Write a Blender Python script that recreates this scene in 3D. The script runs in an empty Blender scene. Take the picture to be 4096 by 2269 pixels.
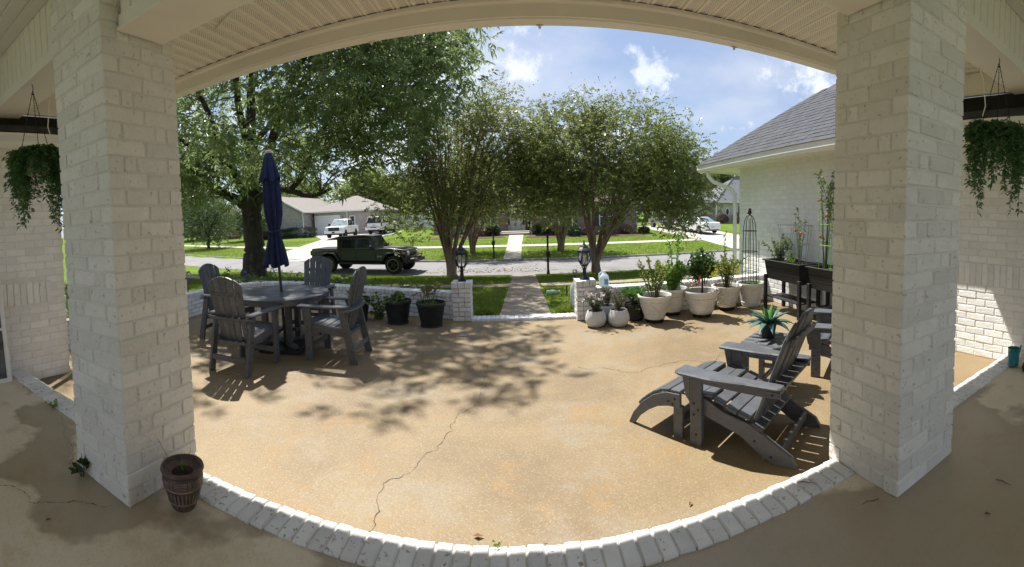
import bpy, math, random
import numpy as np
from mathutils import Matrix, Vector
random.seed(7); RNG = np.random.default_rng(11)
SC = bpy.context.scene
COL = SC.collection
# ------------------------------------------------------------------ camera
cam = bpy.data.cameras.new('camera'); camo = bpy.data.objects.new('camera', cam); COL.objects.link(camo)
F, CY, W, Hh = 1698.26, 953.03, 4096.0, 2269.0
cam.type = 'PANO'; cam.panorama_type = 'CENTRAL_CYLINDRICAL'
cam.central_cylindrical_range_u_min = -W/2/F; cam.central_cylindrical_range_u_max = W/2/F
cam.central_cylindrical_range_v_min = (CY-Hh)/F; cam.central_cylindrical_range_v_max = CY/F
cam.central_cylindrical_radius = 1.0
cam.clip_start = .05; cam.clip_end = 2000
yaw, pit, rol = -.01432, .05476, .02676
def _rot(yaw, p, r):
    Rr = Matrix(((math.cos(r),0,math.sin(r)),(0,1,0),(-math.sin(r),0,math.cos(r))))
    Pp = Matrix(((1,0,0),(0,math.cos(p),math.sin(p)),(0,-math.sin(p),math.cos(p))))
    Yy = Matrix(((math.cos(yaw),math.sin(yaw),0),(-math.sin(yaw),math.cos(yaw),0),(0,0,1)))
    return Yy @ Pp @ Rr
RW = _rot(yaw, pit, rol)
base = Matrix(((1,0,0),(0,0,-1),(0,1,0)))            # camera looks along -Z, up Y
camo.matrix_world = Matrix.Translation((0,0,1.5)) @ (RW @ base).to_4x4()
SC.camera = camo
# ------------------------------------------------------------------ sky and sun
SUN = Vector((-.30,.52,1)).normalized()
EL = math.asin(SUN.z); AZ = math.atan2(SUN.x, SUN.y)
world = bpy.data.worlds.new('World'); SC.world = world; world.use_nodes = True
nt = world.node_tree; nt.nodes.clear()
def wn(t, **k):
    n = nt.nodes.new(t)
    for a, b in k.items(): setattr(n, a, b)
    return n
wo = wn('ShaderNodeOutputWorld'); bg = wn('ShaderNodeBackground'); sky = wn('ShaderNodeTexSky')
sky.sky_type = 'NISHITA'; sky.sun_disc = False; sky.sun_elevation = EL; sky.sun_rotation = AZ
sky.air_density = 1.0; sky.dust_density = .6; sky.ozone_density = 1.3
tc = wn('ShaderNodeTexCoord'); sep = wn('ShaderNodeSeparateXYZ'); nt.links.new(tc.outputs['Generated'], sep.inputs[0])
def wmath(op, a, b=None):
    n = wn('ShaderNodeMath', operation=op)
    for i, q in enumerate((a, b)):
        if q is None: continue
        if isinstance(q, (int, float)): n.inputs[i].default_value = q
        else: nt.links.new(q, n.inputs[i])
    return n.outputs[0]
zc = wmath('MAXIMUM', sep.outputs['Z'], .03)
px = wmath('DIVIDE', sep.outputs['X'], wmath('ADD', zc, .22)); py = wmath('DIVIDE', sep.outputs['Y'], wmath('ADD', zc, .22))
comb = wn('ShaderNodeCombineXYZ'); nt.links.new(px, comb.inputs[0]); nt.links.new(py, comb.inputs[1])
def wnoise(vec, scale, detail, rough, loc):
    m = wn('ShaderNodeMapping'); m.inputs['Location'].default_value = loc; nt.links.new(vec, m.inputs['Vector'])
    n = wn('ShaderNodeTexNoise'); n.inputs['Scale'].default_value = scale; n.inputs['Detail'].default_value = detail
    n.inputs['Roughness'].default_value = rough; nt.links.new(m.outputs[0], n.inputs['Vector']); return n.outputs['Fac']
def wramp(fac, a, b):
    r = wn('ShaderNodeMapRange', interpolation_type='SMOOTHSTEP'); r.inputs['From Min'].default_value = a; r.inputs['From Max'].default_value = b
    nt.links.new(fac, r.inputs['Value']); return r.outputs['Result']
veil = wramp(wnoise(comb.outputs[0], 1.15, 6, .55, (3.1,1.7,0)), .40, .66)
veil2 = wramp(wnoise(tc.outputs['Generated'], 2.6, 6, .55, (1.1,2.2,.5)), .46, .68)
puff = wramp(wnoise(tc.outputs['Generated'], 5.5, 9, .62, (4.2,.4,1.3)), .54, .63)
lowm = wramp(sep.outputs['Z'], .75, .05)
puff = wmath('MULTIPLY', puff, wmath('SUBTRACT', 1.0, lowm)) if False else wmath('MULTIPLY', puff, lowm)
mix0 = wn('ShaderNodeMixRGB'); mix0.inputs['Color2'].default_value = (2.5,3.1,4.6,1); mix0.inputs['Fac'].default_value = .55
mixa = wn('ShaderNodeMixRGB'); mixa.inputs['Color2'].default_value = (4.6,5.0,5.9,1)
nt.links.new(wmath('MAXIMUM', wmath('MULTIPLY', veil, .72), wmath('MULTIPLY', veil2, .55)), mixa.inputs['Fac'])
hs = wn('ShaderNodeHueSaturation'); hs.inputs['Saturation'].default_value = .95
nt.links.new(sky.outputs[0], hs.inputs['Color']); nt.links.new(hs.outputs[0], mix0.inputs['Color1']); nt.links.new(mix0.outputs[0], mixa.inputs['Color1'])
mixb = wn('ShaderNodeMixRGB'); mixb.inputs['Color2'].default_value = (7.4,7.6,7.9,1)
nt.links.new(wmath('MULTIPLY', puff, .85), mixb.inputs['Fac']); nt.links.new(mixa.outputs[0], mixb.inputs['Color1'])
nt.links.new(mixb.outputs[0], bg.inputs['Color']); bg.inputs['Strength'].default_value = .040
nt.links.new(bg.outputs[0], wo.inputs['Surface'])
sl = bpy.data.lights.new('sun', 'SUN'); sl.energy = 2.0; sl.angle = math.radians(.55); sl.color = (1,.955,.88)
slo = bpy.data.objects.new('sun', sl); COL.objects.link(slo); slo.rotation_euler = SUN.to_track_quat('Z','Y').to_euler(); slo.location = (-6,10,20)
SC.view_settings.view_transform = 'Standard'; SC.view_settings.look = 'None'; SC.view_settings.gamma = 1; SC.view_settings.use_curve_mapping = False
SC.view_settings.exposure = 2.05
SC.cycles.max_bounces = 8; SC.cycles.diffuse_bounces = 6; SC.cycles.transparent_max_bounces = 12
SC.cycles.sample_clamp_indirect = 8; SC.cycles.use_denoising = True

# ------------------------------------------------------------------ materials
MATS = {}
def mat(name, c1, c2=None, rough=.7, scale=6, detail=5, lo=.35, hi=.65, bump=0, bscale=60, bdist=.01, metal=0, spec=.4, coat=0, c3=None, s3=1.2, lo3=.5, hi3=.62, f3=1, trans=0, alpha=1, isl=0, emis=None, stretch=None, orand=0):
    if name in MATS: return MATS[name]
    m = bpy.data.materials.new(name); m.use_nodes = True; t = m.node_tree; n = t.nodes; L = t.links
    b = n['Principled BSDF']; out = n['Material Output']
    b.inputs['Roughness'].default_value = rough; b.inputs['Metallic'].default_value = metal
    b.inputs['Specular IOR Level'].default_value = spec
    if coat: b.inputs['Coat Weight'].default_value = coat; b.inputs['Coat Roughness'].default_value = .047
    g = n.new('ShaderNodeNewGeometry'); vec = g.outputs['Position']
    if stretch:
        mp = n.new('ShaderNodeMapping'); mp.inputs['Scale'].default_value = stretch; L.new(vec, mp.inputs['Vector']); vec = mp.outputs[0]
    c1 = (*c1, 1); c2 = (*(c2 or c1[:3]), 1)
    def noise(s, d, r=.55):
        q = n.new('ShaderNodeTexNoise'); q.inputs['Scale'].default_value = s; q.inputs['Detail'].default_value = d; q.inputs['Roughness'].default_value = r
        L.new(vec, q.inputs['Vector']); return q.outputs['Fac']
    def rng(f, a, b_):
        q = n.new('ShaderNodeMapRange'); q.inputs['From Min'].default_value = a; q.inputs['From Max'].default_value = b_; L.new(f, q.inputs['Value']); return q.outputs['Result']
    mx = n.new('ShaderNodeMixRGB'); mx.inputs[1].default_value = c1; mx.inputs[2].default_value = c2
    if isl:
        a = n.new('ShaderNodeMath'); a.operation = 'MULTIPLY_ADD'; L.new(g.outputs['Random Per Island'], a.inputs[0]); a.inputs[1].default_value = isl
        sb = rng(noise(scale, 3), lo, hi); ml = n.new('ShaderNodeMath'); ml.operation = 'MULTIPLY'; L.new(sb, ml.inputs[0]); ml.inputs[1].default_value = 1-isl
        L.new(ml.outputs[0], a.inputs[2]); L.new(a.outputs[0], mx.inputs[0])
    else: L.new(rng(noise(scale, detail), lo, hi), mx.inputs[0])
    col = mx.outputs[0]
    if c3:
        m3 = n.new('ShaderNodeMixRGB'); m3.inputs[2].default_value = (*c3, 1); L.new(col, m3.inputs[1])
        q = n.new('ShaderNodeMath'); q.operation = 'MULTIPLY'; q.inputs[1].default_value = f3; L.new(rng(noise(s3, 6, .6), lo3, hi3), q.inputs[0]); q.use_clamp = True
        L.new(q.outputs[0], m3.inputs[0]); col = m3.outputs[0]
    if orand:
        oi = n.new('ShaderNodeObjectInfo'); q = n.new('ShaderNodeMapRange'); q.inputs['To Min'].default_value = 1-orand; q.inputs['To Max'].default_value = 1+orand*.6; L.new(oi.outputs['Random'], q.inputs['Value'])
        mm = n.new('ShaderNodeVectorMath'); mm.operation = 'SCALE'; L.new(col, mm.inputs[0]); L.new(q.outputs['Result'], mm.inputs['Scale']); col = mm.outputs[0]
    L.new(col, b.inputs['Base Color'])
    if bump:
        bp = n.new('ShaderNodeBump'); bp.inputs['Strength'].default_value = bump; bp.inputs['Distance'].default_value = bdist
        L.new(noise(bscale, 6, .6), bp.inputs['Height']); L.new(bp.outputs[0], b.inputs['Normal'])
    if trans:
        tr = n.new('ShaderNodeBsdfTranslucent'); L.new(col, tr.inputs['Color']); ms = n.new('ShaderNodeMixShader'); ms.inputs[0].default_value = trans
        L.new(b.outputs[0], ms.inputs[1]); L.new(tr.outputs[0], ms.inputs[2]); L.new(ms.outputs[0], out.inputs['Surface'])
    if alpha < 1: b.inputs['Alpha'].default_value = alpha
    if emis: b.inputs['Emission Color'].default_value = (*emis[:3],1); b.inputs['Emission Strength'].default_value = emis[3]
    MATS[name] = m; return m
def glass(name, tint, rough=.02, mixf=.35):
    if name in MATS: return MATS[name]
    m = bpy.data.materials.new(name); m.use_nodes = True; t = m.node_tree; n = t.nodes
    out = n['Material Output']; n.remove(n['Principled BSDF'])
    a = n.new('ShaderNodeBsdfTransparent'); a.inputs[0].default_value = (*tint,1); g = n.new('ShaderNodeBsdfGlossy'); g.inputs['Roughness'].default_value = rough
    f = n.new('ShaderNodeFresnel'); f.inputs[0].default_value = 1.5; s = n.new('ShaderNodeMath'); s.operation = 'ADD'; s.inputs[1].default_value = mixf; t.links.new(f.outputs[0], s.inputs[0])
    x = n.new('ShaderNodeMixShader'); t.links.new(s.outputs[0], x.inputs[0]); t.links.new(a.outputs[0], x.inputs[1]); t.links.new(g.outputs[0], x.inputs[2]); t.links.new(x.outputs[0], out.inputs['Surface'])
    MATS[name] = m; return m
PAINT = mat('painted_brick', (.89,.865,.805), (.83,.805,.745), rough=.62, scale=9, bump=.55, bscale=48, bdist=.022, c3=(.40,.36,.30), s3=30, lo3=.60, hi3=.68, f3=.6, orand=.10)
WALLP = mat('white_wall_brick', (.90,.895,.87), (.84,.835,.81), rough=.62, scale=9, bump=.5, bscale=50, bdist=.016, c3=(.45,.42,.38), s3=30, lo3=.61, hi3=.69, f3=.5, orand=.08)
PLANTB = mat('planter_brick', (.80,.79,.76), (.68,.665,.63), rough=.65, scale=10, bump=.5, bscale=60, bdist=.012, c3=(.20,.17,.14), s3=22, lo3=.60, hi3=.70, f3=.8, orand=.12)
MORT = mat('painted_mortar', (.81,.785,.73), (.75,.725,.67), rough=.85, scale=12, bump=.4, bscale=90)
CURB = mat('curb_brick', (.84,.835,.82), (.77,.765,.75), rough=.6, scale=8, bump=.6, bscale=45, bdist=.012, c3=(.28,.25,.20), s3=34, lo3=.60, hi3=.66, f3=.85, orand=.10)
CURBM = mat('curb_mortar', (.54,.525,.495), (.68,.665,.635), rough=.9, scale=14, bump=.5, bscale=120)
TRIM = mat('beige_trim', (.86,.82,.73), (.83,.79,.70), rough=.5, scale=3)
SIDING = mat('beige_siding', (.85,.81,.72), (.82,.78,.69), rough=.55, scale=3)
WHITE = mat('white_aluminium', (.82,.81,.77), (.78,.77,.73), rough=.4, scale=4)
GRAYP = mat('charcoal_lumber', (.112,.120,.136), (.088,.094,.106), rough=.36, scale=14, bump=.25, bscale=180, bdist=.004, stretch=(1,1,3), c3=(.15,.15,.155), s3=5, lo3=.5, hi3=.75, f3=.5, orand=.14)
BLACK = mat('black_metal', (.012,.012,.013), (.02,.02,.021), rough=.45, scale=10)
BLACKP = mat('black_resin', (.018,.018,.019), (.028,.028,.029), rough=.5, scale=10, bump=.15, bscale=150)
DARK = mat('dark_void', (.008,.008,.008), rough=.9)
RUST = mat('dark_screw', (.02,.02,.02), rough=.4, metal=.5)

# ------------------------------------------------------------------ mesh helpers
class MB:
    def __init__(s): s.v = []; s.f = []
    def add(s, vs, fs, M=None):
        k = len(s.v)
        s.v += [tuple(M @ Vector(p)) for p in vs] if M is not None else [tuple(p) for p in vs]
        s.f += [tuple(i+k for i in f) for f in fs]; return s
    def box(s, c, d, M=None):
        x, y, z = (q/2 for q in d); cx, cy, cz = c
        return s.add([(cx+i*x, cy+j*y, cz+k*z) for i in (-1,1) for j in (-1,1) for k in (-1,1)],
                     [(0,1,3,2),(4,6,7,5),(0,4,5,1),(2,3,7,6),(0,2,6,4),(1,5,7,3)], M)
    def tube(s, pts, r, n=8, M=None, cap=True):
        pts = [Vector(p) for p in pts]; m = len(pts)
        if not hasattr(r, '__len__'): r = [r]*m
        vs = []; fs = []; u = None
        for i, p in enumerate(pts):
            t = (pts[min(i+1,m-1)] - pts[max(i-1,0)])
            t = t.normalized() if t.length > 1e-9 else Vector((0,0,1))
            if u is None: u = t.orthogonal().normalized()
            else:
                u = u - t*u.dot(t); u = u.normalized() if u.length > 1e-6 else t.orthogonal().normalized()
            w = t.cross(u)
            for k in range(n):
                a = 2*math.pi*k/n; vs.append(p + (u*math.cos(a) + w*math.sin(a))*r[i])
        for i in range(m-1):
            for k in range(n):
                a = i*n+k; b = i*n+(k+1)%n; fs.append((a, b, b+n, a+n))
        if cap: fs.append(tuple(range(n-1,-1,-1))); fs.append(tuple(range((m-1)*n, m*n)))
        return s.add(vs, fs, M)
    def lathe(s, prof, n=24, M=None, cap=True):
        vs = []; fs = []; m = len(prof)
        for r, z in prof:
            for k in range(n):
                a = 2*math.pi*k/n; vs.append((r*math.cos(a), r*math.sin(a), z))
        for i in range(m-1):
            for k in range(n):
                a = i*n+k; b = i*n+(k+1)%n; fs.append((a, b, b+n, a+n))
        if cap: fs.append(tuple(range(n-1,-1,-1))); fs.append(tuple(range((m-1)*n, m*n)))
        return s.add(vs, fs, M)
    def prism(s, poly, a, b, ax='z', M=None):
        # polygon in the two other axes, extruded along ax from a to b
        def P(u, v, w): return (u,v,w) if ax == 'z' else ((u,w,v) if ax == 'y' else (w,u,v))
        n = len(poly); vs = [P(u,v,a) for u, v in poly] + [P(u,v,b) for u, v in poly]
        fs = [tuple(range(n-1,-1,-1)), tuple(range(n,2*n))] + [(i,(i+1)%n,(i+1)%n+n,i+n) for i in range(n)]
        if ax == 'y': fs = [tuple(reversed(f)) for f in fs]
        return s.add(vs, fs, M)
    def mesh(s, name):
        me = bpy.data.meshes.new(name); me.from_pydata(s.v, [], s.f); me.update(); return me
    def build(s, name, m, parent=None, smooth=0, bev=0, seg=1, loc=None):
        o = obj(name, s.mesh(name), m, parent, smooth)
        if bev:
            b = o.modifiers.new('b','BEVEL'); b.width = bev; b.segments = seg; b.limit_method = 'ANGLE'; b.angle_limit = math.radians(40)
        if loc: o.location = loc
        return o
def obj(name, me, m=None, parent=None, smooth=0):
    o = bpy.data.objects.new(name, me); COL.objects.link(o)
    if m is not None and not me.materials: me.materials.append(m)
    if parent is not None: o.parent = parent
    if smooth:
        me.polygons.foreach_set('use_smooth', [True]*len(me.polygons))
        if smooth > 1: me.set_sharp_from_angle(angle=math.radians(smooth))
    return o
def np_mesh(name, V, Fq, smooth=False):
    V = np.asarray(V, np.float32); Fq = np.asarray(Fq, np.int32); k = Fq.shape[1]
    me = bpy.data.meshes.new(name); me.vertices.add(len(V)); me.vertices.foreach_set('co', V.ravel())
    me.loops.add(Fq.size); me.loops.foreach_set('vertex_index', Fq.ravel())
    me.polygons.add(len(Fq)); me.polygons.foreach_set('loop_start', np.arange(0, Fq.size, k, dtype=np.int32))
    me.update(calc_edges=True); me.validate()
    me.polygons.foreach_set('use_smooth', [bool(smooth)]*len(Fq))
    return me
def tag(o, label=None, cat=None, group=None, kind=None):
    for k, v in (('label',label),('category',cat),('group',group),('kind',kind)):
        if v: o[k] = v
    return o
def thing(name, label, cat, loc=(0,0,0), rz=0, group=None):
    o = bpy.data.objects.new(name, None); COL.objects.link(o); o.empty_display_size = .1
    o.location = loc; o.rotation_euler = (0,0,rz); return tag(o, label, cat, group)
def kids(o): return [c for c in list(o.children)]
def copy_tree(o, parent=None):
    c = o.copy(); COL.objects.link(c); c.parent = parent
    for ch in kids(o): copy_tree(ch, c)
    return c
def dup(o, label, loc, rz, group=None):
    c = copy_tree(o); c.location = loc; c.rotation_euler = (0,0,rz); c['label'] = label
    if group: c['group'] = group
    return c
def struct(name, me, m, smooth=0): o = obj(name, me, m, None, smooth); o['kind'] = 'structure'; return o
def T3(x,y,z): return Matrix.Translation((x,y,z))
def RZ(a): return Matrix.Rotation(a,4,'Z')
def RX(a): return Matrix.Rotation(a,4,'X')
def RY(a): return Matrix.Rotation(a,4,'Y')
# ---- bricks
_BM = {}
def brick_mesh(l, d, h, m, var):
    key = (round(l,3), round(d,3), round(h,3), m.name, var)
    if key in _BM: return _BM[key]
    rr = random.Random(hash(key[:3]) % 1000 + var)
    c = .006; vs = []; X, Y, Z = l/2, d/2, h/2
    # chamfered front (+y is the outside); ring at the face, ring set back, ring at the back
    for (ix, yy) in ((c, Y), (0, Y-c), (0, -Y)):
        for sx, sz in ((-1,-1),(1,-1),(1,1),(-1,1)):
            j = .0022
            vs.append((sx*(X-ix)+rr.uniform(-j,j), yy+(rr.uniform(-j,j) if yy > 0 else 0), sz*(Z-ix)+rr.uniform(-j,j)))
    fs = [(3,2,1,0)] + [(a, a+4-0, (a+1)%4+4, (a+1)%4) for a in range(4)] + [(a+4, a+8, (a+1)%4+8, (a+1)%4+4) for a in range(4)] + [(8,9,10,11)]
    fs = [tuple(reversed(f)) for f in fs]
    me = bpy.data.meshes.new('brick'); me.from_pydata(vs, [], fs); me.materials.append(m); me.update(); _BM[key] = me
    return me
def put_brick(parent, P, ang, l, h, m, d=.05, name='brick', mz=0):
    """P = centre of the outside face, ang = heading of the outward normal"""
    me = brick_mesh(l, d, h, m, random.randrange(4)); o = bpy.data.objects.new(name, me); COL.objects.link(o); o.parent = parent
    n = (math.cos(ang), math.sin(ang)); k = random.uniform(-.0018,.0018)
    o.location = (P[0]-n[0]*(d/2+k), P[1]-n[1]*(d/2+k), P[2]); o.rotation_euler = (random.gauss(0,.004), random.gauss(0,.005), ang-math.pi/2+random.gauss(0,.003))
    return o
def joined_bricks(parent, lst, m, name='brickwork', d=.05):
    V = []; Fs = []
    for P, ang, l, h in lst:
        n = np.array((math.cos(ang), math.sin(ang), 0)); u = np.array((-n[1], n[0], 0)); c = np.array(P) - n*d/2 + n*random.uniform(-.0018,.0018); k = len(V)
        for sx, sy, sz in ((-1,-1,-1),(1,-1,-1),(1,1,-1),(-1,1,-1),(-1,-1,1),(1,-1,1),(1,1,1),(-1,1,1)):
            V.append(c + u*sx*l/2 + n*sy*d/2 + np.array((0,0,sz*h/2)))
        Fs += [(k+a,k+b,k+c_,k+e) for a,b,c_,e in ((0,3,2,1),(4,5,6,7),(0,1,5,4),(2,3,7,6),(1,2,6,5),(3,0,4,7))]
    if not V: return
    o = obj(name, np_mesh(name, V, Fs), m, parent); o['kind'] = 'stuff'; return o
def path_at(pts, s):
    for a, b in zip(pts, pts[1:]):
        L = math.hypot(b[0]-a[0], b[1]-a[1])
        if s <= L or b is pts[-1]:
            t = s/L; return (a[0]+(b[0]-a[0])*t, a[1]+(b[1]-a[1])*t), math.atan2(b[1]-a[1], b[0]-a[0])
        s -= L
def path_len(pts): return sum(math.hypot(b[0]-a[0], b[1]-a[1]) for a, b in zip(pts, pts[1:]))
def brick_face(parent, pts, z0, n, ch, bl, m, side=1, solo=lambda P: True, limit=300, mort=.010, skip=None, start=0):
    """running bond along a path; side=+1: the outside is left of the walking direction"""
    L = path_len(pts); rest = []; got = 0
    for c in range(n):
        s = -((c+start) % 2)*bl/2
        while s < L-1e-4:
            a, b = max(s,0), min(s+bl, L)
            if b-a > .03:
                (x, y), t = path_at(pts, (a+b)/2); ang = t + side*math.pi/2; P = (x, y, z0+(c+.5)*ch); l, h = b-a-mort, ch-mort
                if not (skip and skip(P)):
                    if got < limit and solo(P): put_brick(parent, P, ang, l, h, m); got += 1
                    else: rest.append((P, ang, l, h))
            s += bl
    if rest: joined_bricks(parent, rest, m)
    return got
def strip_core(name, pts, z0, z1, off0, off1, m, parent):
    """wall core along a path between two sideways offsets (left positive)"""
    V = []; Fs = []
    for i, p in enumerate(pts):
        a = pts[max(i-1,0)]; b = pts[min(i+1,len(pts)-1)]; t = math.atan2(b[1]-a[1], b[0]-a[0]); nx, ny = -math.sin(t), math.cos(t)
        for o_, z in ((off0,z0),(off1,z0),(off1,z1),(off0,z1)): V.append((p[0]+nx*o_, p[1]+ny*o_, z))
    for i in range(len(pts)-1):
        k = i*4
        for a in range(4): b = (a+1)%4; Fs.append((k+a,k+b,k+4+b,k+4+a))
    Fs += [(3,2,1,0), tuple(len(V)-4+i for i in range(4))]
    o = MB().add(V, Fs).build(name, m, parent); return o
# ---- terrain
PY = [-5,6.6,6.75,11.4,16.9,19.5,22,22.15,28.5,41,70,600]
PZ = [-.2,-.2,-.2,-.45,-.93,-.88,-.95,-.83,-.6,-.12,.4,.4]
def dl(x): return np.minimum(.0068*(np.asarray(x,float)-1)**2, 6.12+.4*np.maximum(np.abs(np.asarray(x,float)-1)-30,0))
def tz(x, y): return np.interp(y-dl(x)*np.clip((np.asarray(y)-8)/8,0,1), PY, PZ)
def gz(x, y): return float(tz(x, y))
def sheet(A, B, nu, nv, off=.01):
    """ruled ground sheet between two polylines, laid on the terrain"""
    def samp(P, t):
        L = path_len(P); return path_at(P, t*L)[0]
    V = []; 
    for i in range(nu+1):
        a = samp(A, i/nu*.99999); b = samp(B, i/nu*.99999)
        for j in range(nv+1):
            q = j/nv; x = a[0]+(b[0]-a[0])*q; y = a[1]+(b[1]-a[1])*q; V.append((x, y, gz(x,y)+off))
    Fs = [(i*(nv+1)+j, (i+1)*(nv+1)+j, (i+1)*(nv+1)+j+1, i*(nv+1)+j+1) for i in range(nu) for j in range(nv)]
    me = np_mesh('sheet', V, Fs)
    if me.polygons[0].normal.z < 0: me.flip_normals()
    return me
def street_strip(s0, s1, x0, x1, nx, ns, off):
    V = []
    for i in range(nx+1):
        x = x0+(x1-x0)*i/nx; d = float(dl(x))
        for j in range(ns+1):
            s = s0+(s1-s0)*j/ns; y = s+d*min(max((s+d-8)/8,0),1); V.append((x, y, gz(x,y)+off))
    Fs = [(i*(ns+1)+j, (i+1)*(ns+1)+j, (i+1)*(ns+1)+j+1, i*(ns+1)+j+1) for i in range(nx) for j in range(ns)]
    return np_mesh('strip', V, Fs)
# ---- leaves
def leaf_arrays(P, D, L, Wd, droop=.25, fold=.25):
    P = np.asarray(P, float); D = np.asarray(D, float); N = len(P)
    D = D/np.maximum(np.linalg.norm(D,axis=1,keepdims=True),1e-6)
    R = RNG.normal(size=(N,3)); S = np.cross(D, R); S /= np.maximum(np.linalg.norm(S,axis=1,keepdims=True),1e-6)
    Nn = np.cross(S, D); L = np.broadcast_to(np.asarray(L,float).reshape(-1,1),(N,1)); Wd = np.broadcast_to(np.asarray(Wd,float).reshape(-1,1),(N,1))
    mid = P + D*L*.45
    V = np.stack([P, mid + S*Wd*.5 + Nn*Wd*fold, P + D*L - np.array((0,0,1.))*L*droop, mid - S*Wd*.5 + Nn*Wd*fold], 1).reshape(-1,3)
    Fq = np.arange(4*N).reshape(N,4); return V, Fq
def leaves_obj(name, P, D, L, Wd, m, parent, droop=.25, fold=.25):
    V, Fq = leaf_arrays(P, D, L, Wd, droop, fold); return obj(name, np_mesh(name, V, Fq), m, parent)
def rand_dirs(n, up=0.0):
    d = RNG.normal(size=(n,3)); d[:,2] += up; return d/np.linalg.norm(d,axis=1,keepdims=True)
def LEAF(name, a, b, trans=.3, rough=.45, scale=1.2, isl=.65, spec=.5): return mat(name, a, b, rough=rough, scale=scale, detail=3, lo=.3, hi=.7, trans=trans, isl=isl, spec=spec)
# ================================================================== STRUCTURE
LAWN = mat('lawn', (.135,.205,.03), (.10,.155,.024), rough=.95, spec=.05, scale=.8, bump=.6, bscale=40, bdist=.03, c3=(.19,.215,.05), s3=2.6, lo3=.5, hi3=.7, f3=.7)
ASPH = mat('asphalt', (.20,.195,.195), (.26,.25,.25), rough=.95, scale=1.1, bump=.5, bscale=140, bdist=.01, c3=(.30,.28,.26), s3=70, lo3=.55, hi3=.7, f3=.7)
CONC = mat('concrete', (.34,.285,.21), (.26,.21,.15), rough=.9, scale=1.6, bump=.3, bscale=120, c3=(.30,.23,.15), s3=1.1, lo3=.5, hi3=.75, f3=.7)
CONCF = mat('concrete_far', (.50,.46,.40), (.43,.39,.33), rough=.9, scale=.6, bump=.2, bscale=60)
KERB = mat('kerb_concrete', (.30,.28,.25), (.20,.19,.17), rough=.95, scale=2, bump=.3, bscale=60)
SOIL = mat('soil', (.05,.033,.022), (.025,.017,.012), rough=1, scale=30, bump=1, bscale=60, bdist=.03)
MULCH = mat('mulch', (.14,.075,.05), (.07,.04,.03), rough=1, scale=9, bump=.8, bscale=30, bdist=.03)
# patio: tan acid-stained concrete with pale aggregate; porch: smoother, with damp stains
def floor_mat(name, cols, aggr, wet):
    m = bpy.data.materials.new(name); m.use_nodes = True; t = m.node_tree; n = t.nodes; L = t.links; b = n['Principled BSDF']
    g = n.new('ShaderNodeNewGeometry')
    def noise(s, d, r=.55, off=(0,0,0)):
        mp = n.new('ShaderNodeMapping'); mp.inputs['Location'].default_value = off; L.new(g.outputs['Position'], mp.inputs[0])
        q = n.new('ShaderNodeTexNoise'); q.inputs['Scale'].default_value = s; q.inputs['Detail'].default_value = d; q.inputs['Roughness'].default_value = r; L.new(mp.outputs[0], q.inputs['Vector']); return q.outputs['Fac']
    def rng(f, a, c, lo=0, hi=1):
        q = n.new('ShaderNodeMapRange'); q.inputs['From Min'].default_value = a; q.inputs['From Max'].default_value = c; q.inputs['To Min'].default_value = lo; q.inputs['To Max'].default_value = hi; L.new(f, q.inputs['Value']); return q.outputs['Result']
    def mix(f, a, c):
        q = n.new('ShaderNodeMixRGB'); L.new(f, q.inputs[0])
        for i, k in ((1,a),(2,c)):
            if isinstance(k, tuple): q.inputs[i].default_value = (*k,1)
            else: L.new(k, q.inputs[i])
        return q.outputs[0]
    c = mix(rng(noise(.7,7,.65), .40, .58), cols[0], cols[1])
    c = mix(rng(noise(1.3,8,.68,(4,2,0)), .52, .64, 0, .8), c, cols[2])
    c = mix(rng(noise(2.2,8,.68,(9,1,0)), .56, .70, 0, .8), c, cols[3])
    v = n.new('ShaderNodeTexVoronoi'); v.inputs['Scale'].default_value = 120; L.new(g.outputs['Position'], v.inputs['Vector'])
    sp = n.new('ShaderNodeSeparateColor'); L.new(v.outputs['Color'], sp.inputs[0])
    c = mix(rng(sp.outputs[0], .72, .95, 0, aggr), c, cols[4])
    c = mix(rng(sp.outputs[1], .75, .97, 0, aggr*.8), c, tuple(x*.45 for x in cols[1]))
    L.new(c, b.inputs['Base Color'])
    if wet:
        L.new(rng(noise(.75,5,.5,(2.2,5.1,0)), .46, .56, .75, .35), b.inputs['Roughness'])
        w = rng(noise(.75,5,.5,(2.2,5.1,0)), .485, .51, 0, .72); L.new(mix(w, c, tuple(x*.55 for x in cols[2])), b.inputs['Base Color'])
    else: b.inputs['Roughness'].default_value = .62
    bp = n.new('ShaderNodeBump'); bp.inputs['Strength'].default_value = .35; bp.inputs['Distance'].default_value = .006; L.new(noise(110,5,.7), bp.inputs['Height']); L.new(bp.outputs[0], b.inputs['Normal'])
    MATS[name] = m; return m
PATIO = floor_mat('patio_concrete', ((.262,.190,.098),(.195,.137,.070),(.255,.213,.148),(.29,.168,.052),(.40,.35,.24)), .30, False)
PORCH = floor_mat('porch_concrete', ((.76,.67,.50),(.70,.61,.44),(.56,.45,.29),(.56,.38,.20),(.76,.69,.54)), .25, True)
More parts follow.
